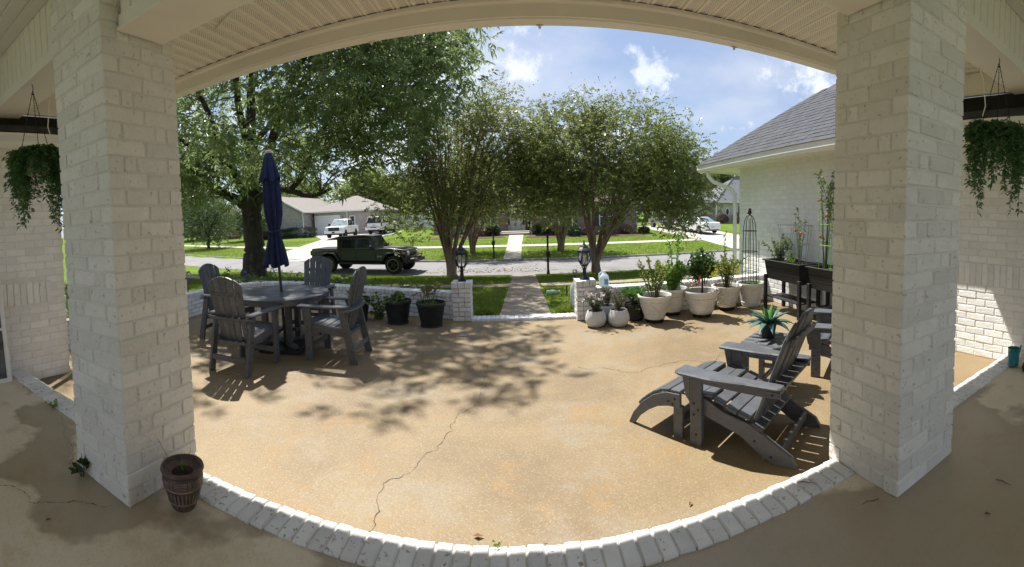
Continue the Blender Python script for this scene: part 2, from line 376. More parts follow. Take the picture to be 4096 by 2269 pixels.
# ground
xs = np.concatenate([np.linspace(-400,-60,12), np.linspace(-56,-14,22), np.linspace(-12,16,57), np.linspace(18,60,22), np.linspace(70,400,12)])
ys = np.concatenate([np.linspace(-40,-6,5), np.linspace(-5,22,46), np.linspace(22.1,24,20), np.linspace(24.5,75,52), np.linspace(85,600,12)])
X, Y = np.meshgrid(xs, ys, indexing='ij'); Z = tz(X, Y)
Fq = [(i*len(ys)+j, (i+1)*len(ys)+j, (i+1)*len(ys)+j+1, i*len(ys)+j+1) for i in range(len(xs)-1) for j in range(len(ys)-1)]
struct('ground', np_mesh('ground', np.stack([X,Y,Z],-1).reshape(-1,3), Fq, True), LAWN)
struct('street', street_strip(16.9, 22.02, -110, 70, 240, 10, .03), ASPH)
struct('near_sidewalk', street_strip(11.35, 12.35, -40, -.28, 60, 2, .012), CONC)
struct('near_sidewalk', street_strip(11.35, 12.35, .62, 40, 60, 2, .012), CONC)
struct('far_sidewalk', street_strip(28.0, 29.2, -110, -16.8, 80, 2, .02), CONCF)
struct('far_sidewalk', street_strip(28.0, 29.2, -13.4, -.74, 24, 2, .02), CONCF)
struct('far_sidewalk', street_strip(28.0, 29.2, .24, 13.4, 24, 2, .02), CONCF)
struct('front_walk', sheet([(-.36,6.74),(-.28,11),(-.26,17.0)], [(.53,6.74),(.55,11),(.66,17.0)], 24, 3, .02), CONC)
for y in (8.3,9.9,11.2,12.6,14.2):
    j = MB().box((.13,y,0),(.84,.014,.006)).build('walk_joint', KERB); j.location.z = gz(0,y)+.021; j['kind'] = 'structure'
struct('opposite_walk', sheet([(-.8,22.16),(-.74,28.2),(-.78,37.5)], [(.14,22.16),(.22,28.2),(.5,37.5)], 24, 2, .03), CONCF)
struct('driveway', sheet([(-17.6,23.9),(-17.2,28),(-18.2,33),(-19.3,38.7),(-22.2,43.2),(-24.5,46.3)], [(-11.9,23.1),(-13.2,28),(-13.3,34),(-13.4,38.9),(-13,44.1),(-13.6,49)], 40, 6, .03), CONCF)
struct('driveway', sheet([(13.0,23.2),(13.5,29),(13.3,34),(12.9,39.8),(12.9,46)], [(18.4,24.4),(18.6,30),(18.9,36),(19,40),(19,46)], 40, 5, .03), CONCF)
# far kerb, in cast lengths
kerb = tag(bpy.data.objects.new('far_kerb', None), kind='structure'); COL.objects.link(kerb)
kx = -60.0
while kx < 42:
    L_ = 2.6; b_ = min(kx+L_-.03, 42)
    if not (-17.6 < kx+1.3 < -11.8 or 13 < kx+1.3 < 18.4):
        V = []; Fs = []
        for i in range(4):
            x = kx+(b_-kx)*i/3; d = float(dl(x)); z0 = gz(x, 21.9+d)-.05; z1 = gz(x, 22.2+d)
            V += [(x,22.0+d,z0),(x,22.03+d,z1-.03),(x,22.06+d,z1+.012),(x,22.2+d,z1+.014),(x,22.2+d,z0)]
        for i in range(3):
            for a in range(5): c = (a+1)%5; Fs.append((i*5+a, i*5+5+a, i*5+5+c, i*5+c))
        Fs += [(0,1,2,3,4), (19,18,17,16,15)]
        MB().add(V, Fs).build('kerb_stone', KERB, kerb)
    kx += L_
# wear in the street: leaf litter drift in front of the walk
# ---------------- porch floor, patio
struct('porch_floor', MB().box((0,-3.15,-.06),(9.2,9.6,.12)).mesh('porch_floor'), PORCH)  # extended unseen behind the camera to bounce light into the porch
WALLP_L = [(-5.35,2.5),(-5.42,4),(-5.5,5.3),(-5.56,6.2),(-5.45,6.85),(-5.08,7.3),(-4.45,7.46),(-3.78,7.3),(-2.85,7.07),(-2.0,6.85),(-1.02,6.6)]
WALLP_R = [(1.13,6.46),(2.6,6.5),(4.4,6.62)]
pp = [(-6.5,1.75),(4.42,1.75),(4.42,6.72),(1.1,6.6),(.95,6.55),(-.85,6.55)] + [(x, y+.05) for x, y in reversed(WALLP_L[1:])] + [(-6.5,3.0)]
patio = struct('patio', MB().prism(pp, -.3, -.14).mesh('patio'), PATIO)
CRACK = mat('crack_line', (.035,.026,.018), (.06,.045,.03), rough=1, scale=20)  # flat dark tone for the thin ribbons drawn as cracks
def crack(pts, w, z, parent, seed):
    r = random.Random(seed); P = [Vector((*p,0)) for p in pts]
    for it in range(5):
        Q = [P[0]]
        for a, b in zip(P, P[1:]):
            d = (b-a); n = Vector((-d.y, d.x, 0)); Q += [a+d*.5+n*r.uniform(-.19,.19), b]
        P = Q
    V = []; Fs = []
    for i, p in enumerate(P):
        d = (P[min(i+1,len(P)-1)]-P[max(i-1,0)]).normalized(); n = Vector((-d.y, d.x, 0)); ww = w*r.choice((.3,.6,.8,1,1.2,2.2))*r.uniform(.7,1.2)
        V += [(*(p+n*ww).xy, z), (*(p-n*ww).xy, z)]
    Fs = [(2*i,2*i+1,2*i+3,2*i+2) for i in range(len(P)-1)]
    return obj('crack', np_mesh('crack', V, Fs), CRACK, parent)
crack([(-.55,6.5),(-.56,6.1),(-.47,5.2),(-.36,4.1),(-.46,3.5),(-.68,2.78),(-.80,2.02),(-.86,1.84)], .0013, -.1385, patio, 3)
crack([(1.2,4.1),(1.6,4.25),(2.05,4.1),(2.35,4.3)], .0016, -.1385, patio, 5)
crack([(1.2,4.1),(.9,4.3),(.6,4.4)], .0015, -.1385, patio, 6)
crack([(-1.9,4.9),(-1.75,5.1),(-1.45,5.15)], .0016, -.1385, patio, 8)
floor_o = bpy.data.objects['porch_floor']
crack([(-1.95,1.28),(-2.15,1.05),(-2.25,.9),(-2.6,.75)], .0016, .0015, floor_o, 9)
crack([(-3.2,1.6),(-2.75,1.45),(-2.45,1.3)], .001, .0015, floor_o, 10)
# ---------------- brick curbs
def curb_row(name, label, x0, x1, y0, y1, z, pitch, m=CURB, cat='brick curb'):
    t = thing(name, label, cat, (0,0,0))
    MB().box(((x0+x1)/2,(y0+y1)/2,z-.084),(x1-x0,y1-y0-.014,.15)).build('mortar_bed', CURBM, t)
    n = max(1,round((x1-x0)/pitch)); p = (x1-x0)/n; me = []
    for v in range(4):
        rr = random.Random(v*7+1); b = MB(); w, d, h = (p-.009)/2, (y1-y0)/2, .05
        c = .009; vs = []
        for (dx, zz) in ((0,-h),(0,h-c),(c,h)):
            for sx, sy in ((-1,-1),(1,-1),(1,1),(-1,1)): vs.append((sx*(w-dx*.6)+rr.uniform(-.003,.003), sy*(d-dx)+rr.uniform(-.004,.004), zz+rr.uniform(-.002,.002)))
        fs = [(3,2,1,0),(8,9,10,11)]
        for q in (0,4): fs += [(q+a,q+(a+1)%4,q+4+(a+1)%4,q+4+a) for a in range(4)]
        me.append(b.add(vs, fs).mesh('brick')); me[-1].materials.append(m)
    for i in range(n):
        o = obj('brick', me[random.randrange(4)], None, t); o.location = (x0+(i+.5)*p, (y0+y1)/2+random.gauss(0,.002), z-.05+random.gauss(0,.0015)); o.rotation_euler = (random.gauss(0,.006), random.gauss(0,.008), random.gauss(0,.006))
    return t
curb_row('brick_curb', 'long white brick curb between the two porch pillars', -1.87, 1.714, 1.643, 1.832, .018, .081)
curb_row('brick_curb', 'white brick curb running from left pillar to the left wall', -4.5, -2.42, 1.643, 1.832, .018, .081)
curb_row('brick_curb', 'white brick curb under the right hanging basket, ending at teal mug', 2.264, 4.4, 1.643, 1.832, .018, .081)
curb_row('brick_curb', 'thin white brick threshold between the two lantern posts', -.755, .875, 6.49, 6.70, -.095, .0745)
PMORT = mat('grey_mortar', (.26,.245,.225), (.46,.44,.41), rough=.9, scale=16, bump=.4, bscale=90)
# ---------------- brick posts (real corner bond)
def brick_post(name, label, x0, x1, y0, y1, z0, n, ch, m, d, lens, cat='brick pillar', MORT=MORT):
    t = thing(name, label, cat)
    MB().box(((x0+x1)/2,(y0+y1)/2,z0+n*ch/2),(x1-x0-.015,y1-y0-.015,n*ch)).build('mortar_core', MORT, t)
    mo = .011
    for c in range(n):
        z = z0+(c+.5)*ch; par = c % 2
        for f in range(4):
            full = (f % 2) == par
            if f in (0,2): a, b, fix = x0, x1, (y0 if f == 0 else y1)
            else: a, b, fix = y0, y1, (x1 if f == 1 else x0)
            ang = (-math.pi/2, 0, math.pi/2, math.pi)[f]
            if not full: a += d+mo; b -= d+mo
            parts = lens if full else ([.73,.27] if b-a > .22 else [1])
            if (c//2+f) % 2: parts = parts[::-1]
            s = a
            for q in parts:
                e = s+(b-a)*q; cc = (s+e)/2; l = e-s-(mo if len(parts) > 1 else 0)
                if full and len(parts) > 1: l = e-s-mo/2; cc += (mo/4 if e > b-.001 else -mo/4 if s < a+.001 else 0)
                P = (cc, fix, z) if f in (0,2) else (fix, cc, z)
                put_brick(t, P, ang, l, ch-mo, m, d=d)
                s = e
    return t
PIL_L = brick_post('brick_pillar', 'left painted brick porch pillar beside the small brown pot', -2.42, -1.87, 1.326, 1.869, 0, 35, .0917, PAINT, .095, [.5,.5])
PIL_R = brick_post('brick_pillar', 'right painted brick porch pillar beside the lounge chairs', 1.714, 2.264, 1.326, 1.869, 0, 35, .0917, PAINT, .095, [.5,.5])
for t, xc in ((PIL_L,-2.145),(PIL_R,1.989)):
    MB().box((xc,1.78,-.075),(.54,.17,.15)).build('footing', MORT, t)
def lantern_post(label, x0, y0):
    w = .29; t = brick_post('lantern_post', label, x0, x0+w, y0, y0+w, -.14, 7, .074, PLANTB, .095, [.66,.34], 'brick post', PMORT)
    z = .378; e = .013; p = (w+2*e)/3
    MB().box((x0+w/2,y0+w/2,z+.043),(w-.01,w-.01,.084)).build('mortar_core', PMORT, t)
    for f in range(2):
        for i in range(3):
            o = put_brick(t, (x0-e+(i+.5)*p, (y0-e if f == 0 else y0+w+e), z+.047), (-math.pi/2, math.pi/2)[f], p-.009, .092, PLANTB, d=(w+2*e)/2-.004, name='cap_brick')
    return t
lantern_post('left white brick lantern post beside the black wicker pots', -1.05, 6.5)
lantern_post('right white brick lantern post beside the round white pots', .87, 6.34)
# ---------------- planter walls
PMORT = mat('grey_mortar', (.26,.245,.225), (.46,.44,.41), rough=.9, scale=16, bump=.4, bscale=90)
def garden_wall(label, pts, zt, n, ch, cap_p):
    t = thing('garden_wall', label, 'brick wall'); h = n*ch; z0 = -.14
    strip_core('mortar_core', pts, z0-.1, z0+h+.06, .007, .19, PMORT, t)
    brick_face(t, pts, z0, n, ch, .215, PLANTB, side=-1, solo=lambda P: P[1] > 3.2, limit=230)
    L = path_len(pts); k = int(L/cap_p); ch2 = zt-z0-h
    for i in range(k):
        (x, y), a = path_at(pts, (i+.5)*L/k)
        if y < 4.2 and x < 0: continue
        put_brick(t, (x+math.sin(a)*.012, y-math.cos(a)*.012, z0+h+ch2/2), a-math.pi/2, L/k-.010, ch2, PLANTB, d=.225, name='cap_brick')
    return t
garden_wall('low white brick wall curving behind the dining table', WALLP_L, .295, 5, .072, .0765)
garden_wall('low white brick wall behind the white planters', WALLP_R, .335, 5, .076, .0765)
# ---------------- right wing: wall, soffit, gutter, roof
RWING = thing('brick_house_wing', 'white brick house wing on the right with grey shingle hip roof', 'house wing')
MB().box((8.2,3.03,1.15),(7.586,9.24,2.7)).build('wall_core', MORT, RWING)
SOL0, SOL1 = .705, .94
brick_face(RWING, [(4.4,-1.6),(4.4,7.66)], -.14, 30, .085, .245, WALLP, side=1, limit=300,
           solo=lambda P: (1.55 < P[1] < 2.75 and P[2] < 2.2) or P[1] > 5.9, skip=lambda P: SOL0-.02 < P[2] < SOL1+.02 and .9 < P[1] < 2.85)
for i in range(24):
    y = .95+i*.079
    if y < 2.8: put_brick(RWING, (4.392, y, (SOL0+SOL1)/2+.012), math.pi, .069, .245, WALLP, d=.06, name='soldier_brick')
joined_bricks(RWING, [((4.4+(i+.5*(c%2))*.245+.12, 7.66, -.14+(c+.5)*.085), math.pi/2, .235, .075) for c in range(30) for i in range(30)], WALLP)
SHING = mat('grey_shingle', (.085,.09,.10), (.055,.058,.066), rough=.9, scale=6, bump=.5, bscale=160, bdist=.006, c3=(.12,.125,.135), s3=60, lo3=.55, hi3=.7, f3=.6)
def hip_roof(parent, side, xe, ze, ye, run, m, vis=True, y0=-2.2):
    """eave along x=xe facing the patio, hip end at y=ye; rises away from the patio"""
    k = .785; s = side
    A, B = Vector((xe,y0,ze)), Vector((xe,ye,ze)); Ct = Vector((xe+s*run, ye-run, ze+k*run)); D = Vector((xe+s*run, y0, ze+k*run)); E = Vector((xe+s*2*run, ye, ze)); G = Vector((xe+s*2*run, y0, ze))
    o = MB().add([A,B,Ct,D,E,G], [(0,1,2,3),(1,4,2),(3,2,4,5),(0,3,5),(0,5,4,1)]).build('roof_deck', m, parent)
    if not vis: return
    ux = Vector((s,0,k)).normalized(); nrm = Vector((-s*k,0,1)).normalized(); exp = .135; sl = run*math.hypot(1,k); got = 0; rest = []
    proto = []
    for v in range(5):
        w = .155+.03*v; b = MB().box((0,.09,.004),(w,.19,.008)); me = b.mesh('shingle'); me.materials.append(m); proto.append((w,me))
    rot = Matrix((Vector((0,1,0)), ux, nrm)).transposed()
    for r in range(int(sl/exp)):
        d = r*exp; t = d/math.hypot(1,k); ym = ye-t; y = ym
        while y > 3.9 and got < 300 and r < 24:
            w, me = random.choice(proto); o = obj('shingle', me, None, parent); P = Vector((xe+s*t, y-w/2, ze+k*t)) + nrm*(.006+.004*random.random())
            o.matrix_local = Matrix.Translation(P) @ (rot.to_4x4() @ RX(-.045)); y -= w+.004; got += 1
hip_roof(RWING, 1, 3.86, 2.50, 8.55, 4.2, SHING)
def gutter(parent, x, s, y0, y1, z, name='gutter'):
    """k-style gutter along y; s = outward x direction"""
    prof = [(0,0),(.085,0),(.105,.035),(.12,.05),(.12,.115),(.132,.125),(.132,.135),(.122,.135),(.112,.12),(0,.12)]
    return MB().prism([(x+s*a, z+b) for a, b in (prof if s > 0 else prof)], y0, y1, 'y').build(name, WHITE, parent)
gutter(RWING, 3.99, -1, 1.2, 8.62, 2.37)
MB().box((3.985,4.6,2.44),(.02,8.1,.17)).build('fascia', WHITE, RWING)
for i in range(60):
    y = -.2+i*.147
    if y < 8.5: MB().box((4.2,y,2.405),(.40,.143,.008)).build('soffit_panel', SIDING, RWING)
MB().box((8.3,8.12,2.405),(7.8,.86,.01)).build('end_soffit', SIDING, RWING); MB().box((8.2,8.56,2.44),(8.6,.02,.15)).build('end_fascia', WHITE, RWING)
MB().tube([(3.96,8.25,2.38),(3.96,8.23,2.26),(4.02,8.1,2.14),(4.28,7.80,1.98),(4.33,7.73,1.88),(4.33,7.72,1.5),(4.33,7.72,-.15)], .042, 8).build('downspout', WHITE, RWING, smooth=1)
# ---------------- left wing
LWING = thing('brick_house_wing', 'white brick house wing at left edge behind the left pillar', 'house wing')
MB().box((-8.3,.42,1.2),(7.586,4.04,2.7)).build('wall_core', MORT, LWING)
brick_face(LWING, [(-4.5,-1.6),(-4.5,2.45)], -.14, 31, .085, .245, WALLP, side=-1, limit=290, solo=lambda P: P[1] > 1.2, skip=lambda P: .735 < P[2] < 1.01 and P[1] < 2.32)
for i in range(22):
    y = .5+i*.082
    if y < 2.3: put_brick(LWING, (-4.492, y, .87), 0, .072, .25, WALLP, d=.06, name='soldier_brick')
joined_bricks(LWING, [((-4.5-(i+.5*(c%2))*.245-.12, 2.45, -.14+(c+.5)*.085), math.pi/2, .235, .075) for c in range(30) for i in range(20)], WALLP)
hip_roof(LWING, -1, -3.9, 2.58, 3.1, 4.0, SHING, False)
gutter(LWING, -4.02, 1, .2, 3.1, 2.43); MB().box((-4.03,1.6,2.50),(.02,3.0,.17)).build('fascia', WHITE, LWING)
for i in range(22):
    y = .0+i*.147
    MB().box((-4.26,y,2.455),(.44,.143,.008)).build('soffit_panel', SIDING, LWING)
MB().box((-8.2,2.78,2.455),(7.6,.62,.01)).build('end_soffit', SIDING, LWING)
MB().tube([(-4.42,2.52,2.4),(-4.42,2.50,2.2),(-4.42,2.50,-.14)], .04, 8).build('downspout', WHITE, LWING, smooth=1)
# ---------------- porch: unseen wall strip, beam, ceilings, eave
PR = thing('porch_roof', 'beige porch roof with soffit, boxed beam and curved-looking eave', 'porch roof')
MB().box((-.05,-1.68,1.5),(2.2,.14,3.6)).build('unseen_wall_strip', PAINT, PR)  # unseen wall behind the camera, kept narrow to balance light on the pillars
for x0, x1, zb in ((-4.49,-2.43,.14),(-1.86,1.704,0),(2.274,4.39,.16)):
    MB().box(((x0+x1)/2,1.605,2.93+zb/2),(x1-x0,.27,.60-zb)).build('beam', SIDING, PR)
    MB().box(((x0+x1)/2,1.60,2.62+zb),(x1-x0,.34,.022)).build('beam_trim', TRIM, PR, bev=.004)
    MB().box(((x0+x1)/2,1.452,2.665+zb),(x1-x0,.014,.07)).build('beam_trim', TRIM, PR)
    n = int((x1-x0)/.098); p = (x1-x0)/n
    me = MB().prism([(-p/2+.004,0),(-p/2+.010,-.012),(p/2-.010,-.012),(p/2-.004,0)], 2.70+zb, 3.20).mesh('siding_plank'); me.materials.append(SIDING)
    for i in range(n):
        o = obj('siding_plank', me, None, PR); o.location = (x0+(i+.5)*p, 1.4685, 0)
for i in range(12):
    y = -1.6+i*.255
    MB().prism([(y,3.205),(y+.012,3.192),(y+.115,3.192),(y+.127,3.204),(y+.139,3.192),(y+.242,3.192),(y+.254,3.205)], -4.5, 4.4, 'x').build('ceiling_panel', SIDING, PR)
# perforated vinyl soffit
def soffit_mat():
    m = bpy.data.materials.new('perforated_soffit'); m.use_nodes = True; t = m.node_tree; n = t.nodes; L = t.links; b = n['Principled BSDF']; b.inputs['Roughness'].default_value = .45
    tcn = n.new('ShaderNodeTexCoord'); s = n.new('ShaderNodeSeparateXYZ'); L.new(tcn.outputs['Object'], s.inputs[0])
    def mth(op, a, c=None, d=None):
        q = n.new('ShaderNodeMath'); q.operation = op
        for i, k in enumerate((a,c,d)):
            if k is None: continue
            if isinstance(k,(int,float)): q.inputs[i].default_value = k
            else: L.new(k, q.inputs[i])
        return q.outputs[0]
    row = mth('FLOOR', mth('DIVIDE', s.outputs['X'], .0098)); par = mth('MULTIPLY', mth('FRACT', mth('MULTIPLY', row, .5)), 2)
    fy = mth('FRACT', mth('ADD', mth('DIVIDE', s.outputs['Y'], .024), mth('MULTIPLY', par, .5))); fx = mth('FRACT', mth('DIVIDE', s.outputs['X'], .0098))
    inx = mth('MULTIPLY', mth('GREATER_THAN', fx, .32), mth('LESS_THAN', fx, .70)); iny = mth('LESS_THAN', fy, .55)
    band = mth('LESS_THAN', mth('ABSOLUTE', s.outputs['X']), .030)
    hole = mth('MULTIPLY', mth('MULTIPLY', inx, iny), band)
    x = n.new('ShaderNodeMixRGB'); x.inputs[1].default_value = (.85,.81,.72,1); x.inputs[2].default_value = (.16,.13,.10,1); L.new(hole, x.inputs[0]); L.new(x.outputs[0], b.inputs['Base Color'])
    return m
SOFM = soffit_mat(); p = .1225
me = MB().prism([(-p/2+.001,.012),(-p/2+.002,0),(-.036,0),(-.033,.006),(.033,.006),(.036,0),(.046,0),(.05,.008),(.054,0),(p/2-.006,0),(p/2-.001,.012)], -.66, .66, 'y').mesh('soffit_panel'); me.materials.append(SOFM)
for i in range(66):
    o = obj('soffit_panel', me, None, PR); o.location = (-4.02+(i+.5)*p, 2.41, 3.03+random.gauss(0,.0012))
MB().box((0,2.4,3.06),(8.3,1.4,.02)).build('soffit_backing', DARK, PR)
MB().box((0,3.085,3.012),(8.2,.055,.03)).build('soffit_trim', TRIM, PR, bev=.003)
MB().box((0,3.115,2.975),(8.2,.02,.13)).build('fascia', TRIM, PR)
MB().prism([(3.127,2.90),(3.215,2.89),(3.245,2.93),(3.265,2.95),(3.265,3.02),(3.127,3.02)], -4.1, 4.1, 'x').build('gutter', TRIM, PR, bev=.006, seg=2)
MB().add([(-4.6,-1.7,4.6),(4.6,-1.7,4.6),(4.1,3.368,3.05),(-4.1,3.368,3.05),(-4.6,-1.7,3.9),(4.6,-1.7,3.9),(4.1,3.358,3.035),(-4.1,3.358,3.035)], [(0,1,2,3),(4,7,6,5),(0,4,5,1),(3,2,6,7),(0,3,7,4),(1,5,6,2)]).build('roof_deck', SHING, PR)  # hidden front edge pushed past the gutter to set the curb's shade line
for s in (-1,1):
    MB().box((s*4.05,.8,2.675),(.04,4.54,.21)).build('dark_gap_filler', mat('dark_gap', (.012,.010,.009), rough=.8), PR); MB().box((s*4.045,2.4,2.915),(.05,1.36,.23)).build('end_fascia', SIDING, PR)  # near-black filler painted as the dark gap above the wing gutter
    MB().box((s*4.25,1.60,2.80),(.30,.30,.36)).build('end_block', SIDING, PR)
# little things under the porch roof
CLEAR = mat('clear_plastic', (.72,.70,.66), rough=.2, spec=.6)
for i, (x, lb) in enumerate(((-2.55,'clear plastic gutter clip, leftmost over the big tree'),(-1.08,'clear plastic gutter clip second from the left pillar'),(.2,'clear plastic gutter clip at the top middle of the eave'),(1.78,'clear plastic gutter clip right of the middle of the eave'),(3.2,'clear plastic gutter clip beside the right pillar'))):
    c = thing('gutter_clip', lb, 'clip', (x,3.2,2.887), 0, 'clips along the eave')
    MB().box((0,0,0),(.055,.012,.007)).build('plate', CLEAR, c, bev=.002); MB().lathe([(.009,-.022),(.011,-.006),(.008,0)], 8).build('hook', CLEAR, c, smooth=1)
cb = MB().tube([(-2.1,2.55,3.018),(-1.8,2.42,3.016),(-1.4,2.28,3.02),(-.9,2.05,3.018),(-.55,1.9,3.02)], .006, 6).build('cable', WHITE, None, smooth=1); tag(cb, 'white cable stapled across the soffit above the left pillar', 'cable')
cb = MB().tube([(2.9,2.5,3.018),(2.3,2.3,3.016),(1.8,2.2,3.02),(1.4,1.9,3.02)], .005, 6).build('cable', WHITE, None, smooth=1); tag(cb, 'thin white cable on the soffit by the right pillar', 'cable')
sp = thing('spot_light', 'small black double spotlight on the soffit at top left', 'spotlight', (-.98,2.12,3.012))
MB().box((0,0,.0),(.10,.05,.012)).build('base_plate', BLACK, sp, bev=.004)
for k in (-.025,.025): MB().lathe([(.018,0),(.022,-.012),(.016,-.03),(.012,-.026)], 12, T3(k,0,0)).build('lamp_head', BLACK, sp, smooth=30)
hk = MB().tube([(-2.02,2.18,3.025),(-2.02,2.18,2.99),(-2.0,2.17,2.97),(-2.03,2.16,2.955),(-2.05,2.17,2.975)], .008, 6).build('ceiling_hook', BLACK, None, smooth=1); tag(hk, 'black metal hook under the soffit beside left pillar', 'hook')

dc = MB().box((-.78,5.72,-.14+.004),(.10,.10,.008)).build('drain_cover', mat('drain_grey',(.32,.31,.29),(.22,.21,.20),rough=.6,scale=30), None, bev=.002); tag(dc, 'small square grey drain cover in the patio near the crack', 'drain cover')
pk = thing('path_stake', 'short black stake on the lawn behind the right lantern post', 'stake', (1.05,9.3,gz(1.05,9.3))); MB().tube([(0,0,-.05),(0,0,.22)], .014, 8).build('rod', BLACK, pk); MB().lathe([(.02,.22),(.024,.225),(.024,.25),(.01,.255)], 8).build('head', BLACK, pk)
# ================================================================== FURNITURE
GP = -.14
def board(poly, a, b, ax, name, parent, m=GRAYP, bev=.004, M=None):
    return MB().prism(poly, a, b, ax, M).build(name, m, parent, bev=bev)
def bar(p, q, w, t, name, parent, m=GRAYP, up=(0,0,1), bev=.004):
    """a board from p to q, w wide (across 'up' x dir) and t thick"""
    p, q = Vector(p), Vector(q); d = (q-p); L = d.length; d.normalize(); u = Vector(up); s = d.cross(u).normalized(); u = s.cross(d)
    M = Matrix((s, d, u)).transposed().to_4x4(); M.translation = (p+q)/2
    return MB().box((0,0,0),(w,L,t),M).build(name, m, parent, bev=bev)
def screws(pts, parent, r=.007, ax='x'):
    for p in pts:
        M = T3(*p) @ (RY(math.pi/2) if ax == 'x' else RX(math.pi/2) if ax == 'y' else Matrix())
        MB().lathe([(r,-.004),(r,.003),(r*.5,.004)], 8, M).build('screw', RUST, parent)
def slat_back(parent, base, top, n, w0, w1, arc, th=.022, gap=.009):
    """fan of back slats between base line and an arched top; base/top are (y,z) of the panel axis"""
    by, bz = base; ty, tz_ = top; L = math.hypot(ty-by, tz_-bz); a = math.atan2(by-ty, tz_-bz)
    M = T3(0,by,bz) @ RX(a)
    for i in range(n):
        u0 = (i-n/2)/n; u1 = (i+1-n/2)/n; pts = []
        lo = (u0*w0+gap/2, u1*w0-gap/2); hi = (u0*w1+gap/2, u1*w1-gap/2)
        def topz(u): return L - arc*(2*u)**2
        k = 5; up = [(hi[0]+(hi[1]-hi[0])*j/k, topz(u0+(u1-u0)*j/k)) for j in range(k+1)]
        poly = [(lo[0],0),(lo[1],0)] + up[::-1]
        off = .02*(1-(2*(u0+u1)/2)**2)             # slight curve of the back
        board(poly, -th/2-off, th/2-off, 'y', 'back_slat', parent, M=M, bev=.005)
    return M, L
def dining_chair(label):
    t = thing('dining_chair', label, 'dining chair', group='dining chairs round the patio table')
    sz = .43
    for s in (-1,1):
        board([(.20,0),(.285,0),(.285,.64),(.20,.64)], s*.262-.017, s*.262+.017, 'x', 'leg', t)
        board([(-.37,0),(-.28,0),(-.15,.64),(-.235,.64)], s*.262-.017, s*.262+.017, 'x', 'leg', t)
        board([(-.22,.30),(.25,.36),(.25,.45),(-.20,.39)], s*.236-.014, s*.236+.014, 'x', 'side_rail', t)
        board([(s*.20,.36),(s*.325,.36),(s*.335,.20),(s*.315,-.25),(s*.29,-.28),(s*.225,-.28),(s*.22,.1)][::(1 if s > 0 else -1)], .64, .666, 'z', 'armrest', t, bev=.008)
        board([(.285,.44),(.318,.60),(.318,.64),(.285,.64)], s*.262-.012, s*.262+.012, 'x', 'arm_bracket', t)
        screws([(s*.281,.24,.40),(s*.281,.24,.36),(s*.281,-.24,.36),(s*.281,-.25,.31),(s*.281,-.31,.15),(s*.281,.24,.15)], t)
    for i in range(5):
        y = .265-i*.103; z = sz+.012-.012*i; MB().box((0,0,0),(.49,.094,.022), T3(0,y,z) @ RX(.12)).build('seat_slat', GRAYP, t, bev=.005)
    bar((-.262,.235,.16),(.262,.235,.16),.028,.06,'stretcher',t); bar((-.262,-.315,.16),(.262,-.315,.16),.026,.06,'stretcher',t)
    MB().box((0,.27,.40),(.49,.024,.07)).build('front_rail', GRAYP, t, bev=.004)
    M, L = slat_back(t, (-.17,.33), (-.36,1.10), 5, .40, .50, .10)
    # curved supports behind the back
    def arcb(z, y, half, depth, h, name):
        poly = [(half*math.sin(q)*1, -depth*math.cos(q*1.0)) for q in np.linspace(-1.2,1.2,9)]
        pts = [(x/math.sin(1.2), y-depth*(1-(x/math.sin(1.2)/half)**2)) for x, _ in poly]
        inner = [(x, yy+.085) for x, yy in pts]
        board([(x, yy) for x, yy in pts] + inner[::-1], z, z+h, 'z', name, t)
    arcb(.600, -.285, .315, .055, .028, 'back_support'); arcb(.318, -.235, .25, .04, .028, 'back_support')
    bar((-.205,-.333,.885),(.205,-.333,.885),.020,.05,'back_brace',t, up=(0,-.24,.97)); screws([(x,-.347,.882) for x in (-.17,-.085,0,.085,.17)], t, .006, 'y')
    return t
ch = dining_chair('charcoal dining chair nearest the porch, seen from behind'); ch.location = (-3.02,3.94,GP); ch.rotation_euler.z = -.02
dup(ch, 'charcoal dining chair on the right side of the round table', (-2.19,4.66,GP), math.pi/2+.02)
dup(ch, 'charcoal dining chair on the left, half hidden behind the nearest chair', (-4.02,4.86,GP), -math.pi/2+.05)
dup(ch, 'charcoal dining chair at the far side of the round table, back to garden wall', (-3.08,5.70,GP), math.pi+.06)
# round table
TB = thing('round_table', 'round charcoal slatted patio table under the closed blue umbrella', 'patio table', (-3.08,4.84,GP), .18)
R0 = .655; k = 12; ws = 2*R0/k
for i in range(k):
    y0 = -R0+i*ws+.004; y1 = -R0+(i+1)*ws-.004; P = []
    for y in np.linspace(y0,y1,5): P.append((math.sqrt(max(R0*R0-y*y,1e-4)), y))
    for y in np.linspace(y1,y0,5): P.append((-math.sqrt(max(R0*R0-y*y,1e-4)), y))
    board(P, .698, .722, 'z', 'table_slat', TB, bev=.004)
MB().lathe([(.60,.640),(.635,.640),(.635,.698),(.60,.698),(.60,.640)], 48, cap=False).build('apron', GRAYP, TB, smooth=40)
for a in range(4):
    A = math.pi/4+a*math.pi/2; c, s = math.cos(A), math.sin(A)
    MB().box((.24*c,.24*s,.36),(.075,.075,.56),None).build('leg', GRAYP, TB, bev=.004)
for z, w in ((.62,.07),(.22,.05)):
    for A in (0,math.pi/2):
        MB().box((0,0,0),(.95 if z > .5 else .44,.05,w), T3(0,0,z+.001*A) @ RZ(A+ (0 if z > .5 else 0))).build('cross_rail', GRAYP, TB, bev=.004)
for A in (math.pi/4, -math.pi/4):
    M = RZ(A); board([(-.45,0),(-.45,.05),(-.40,.085),(.40,.085),(.45,.05),(.45,0)], -.04+(.0 if A > 0 else .001), .04, 'y', 'foot', TB, M=M)
ub = thing('umbrella_base', 'flat black umbrella base plate under the round table', 'umbrella base', (-2.95,4.72,GP), .2)
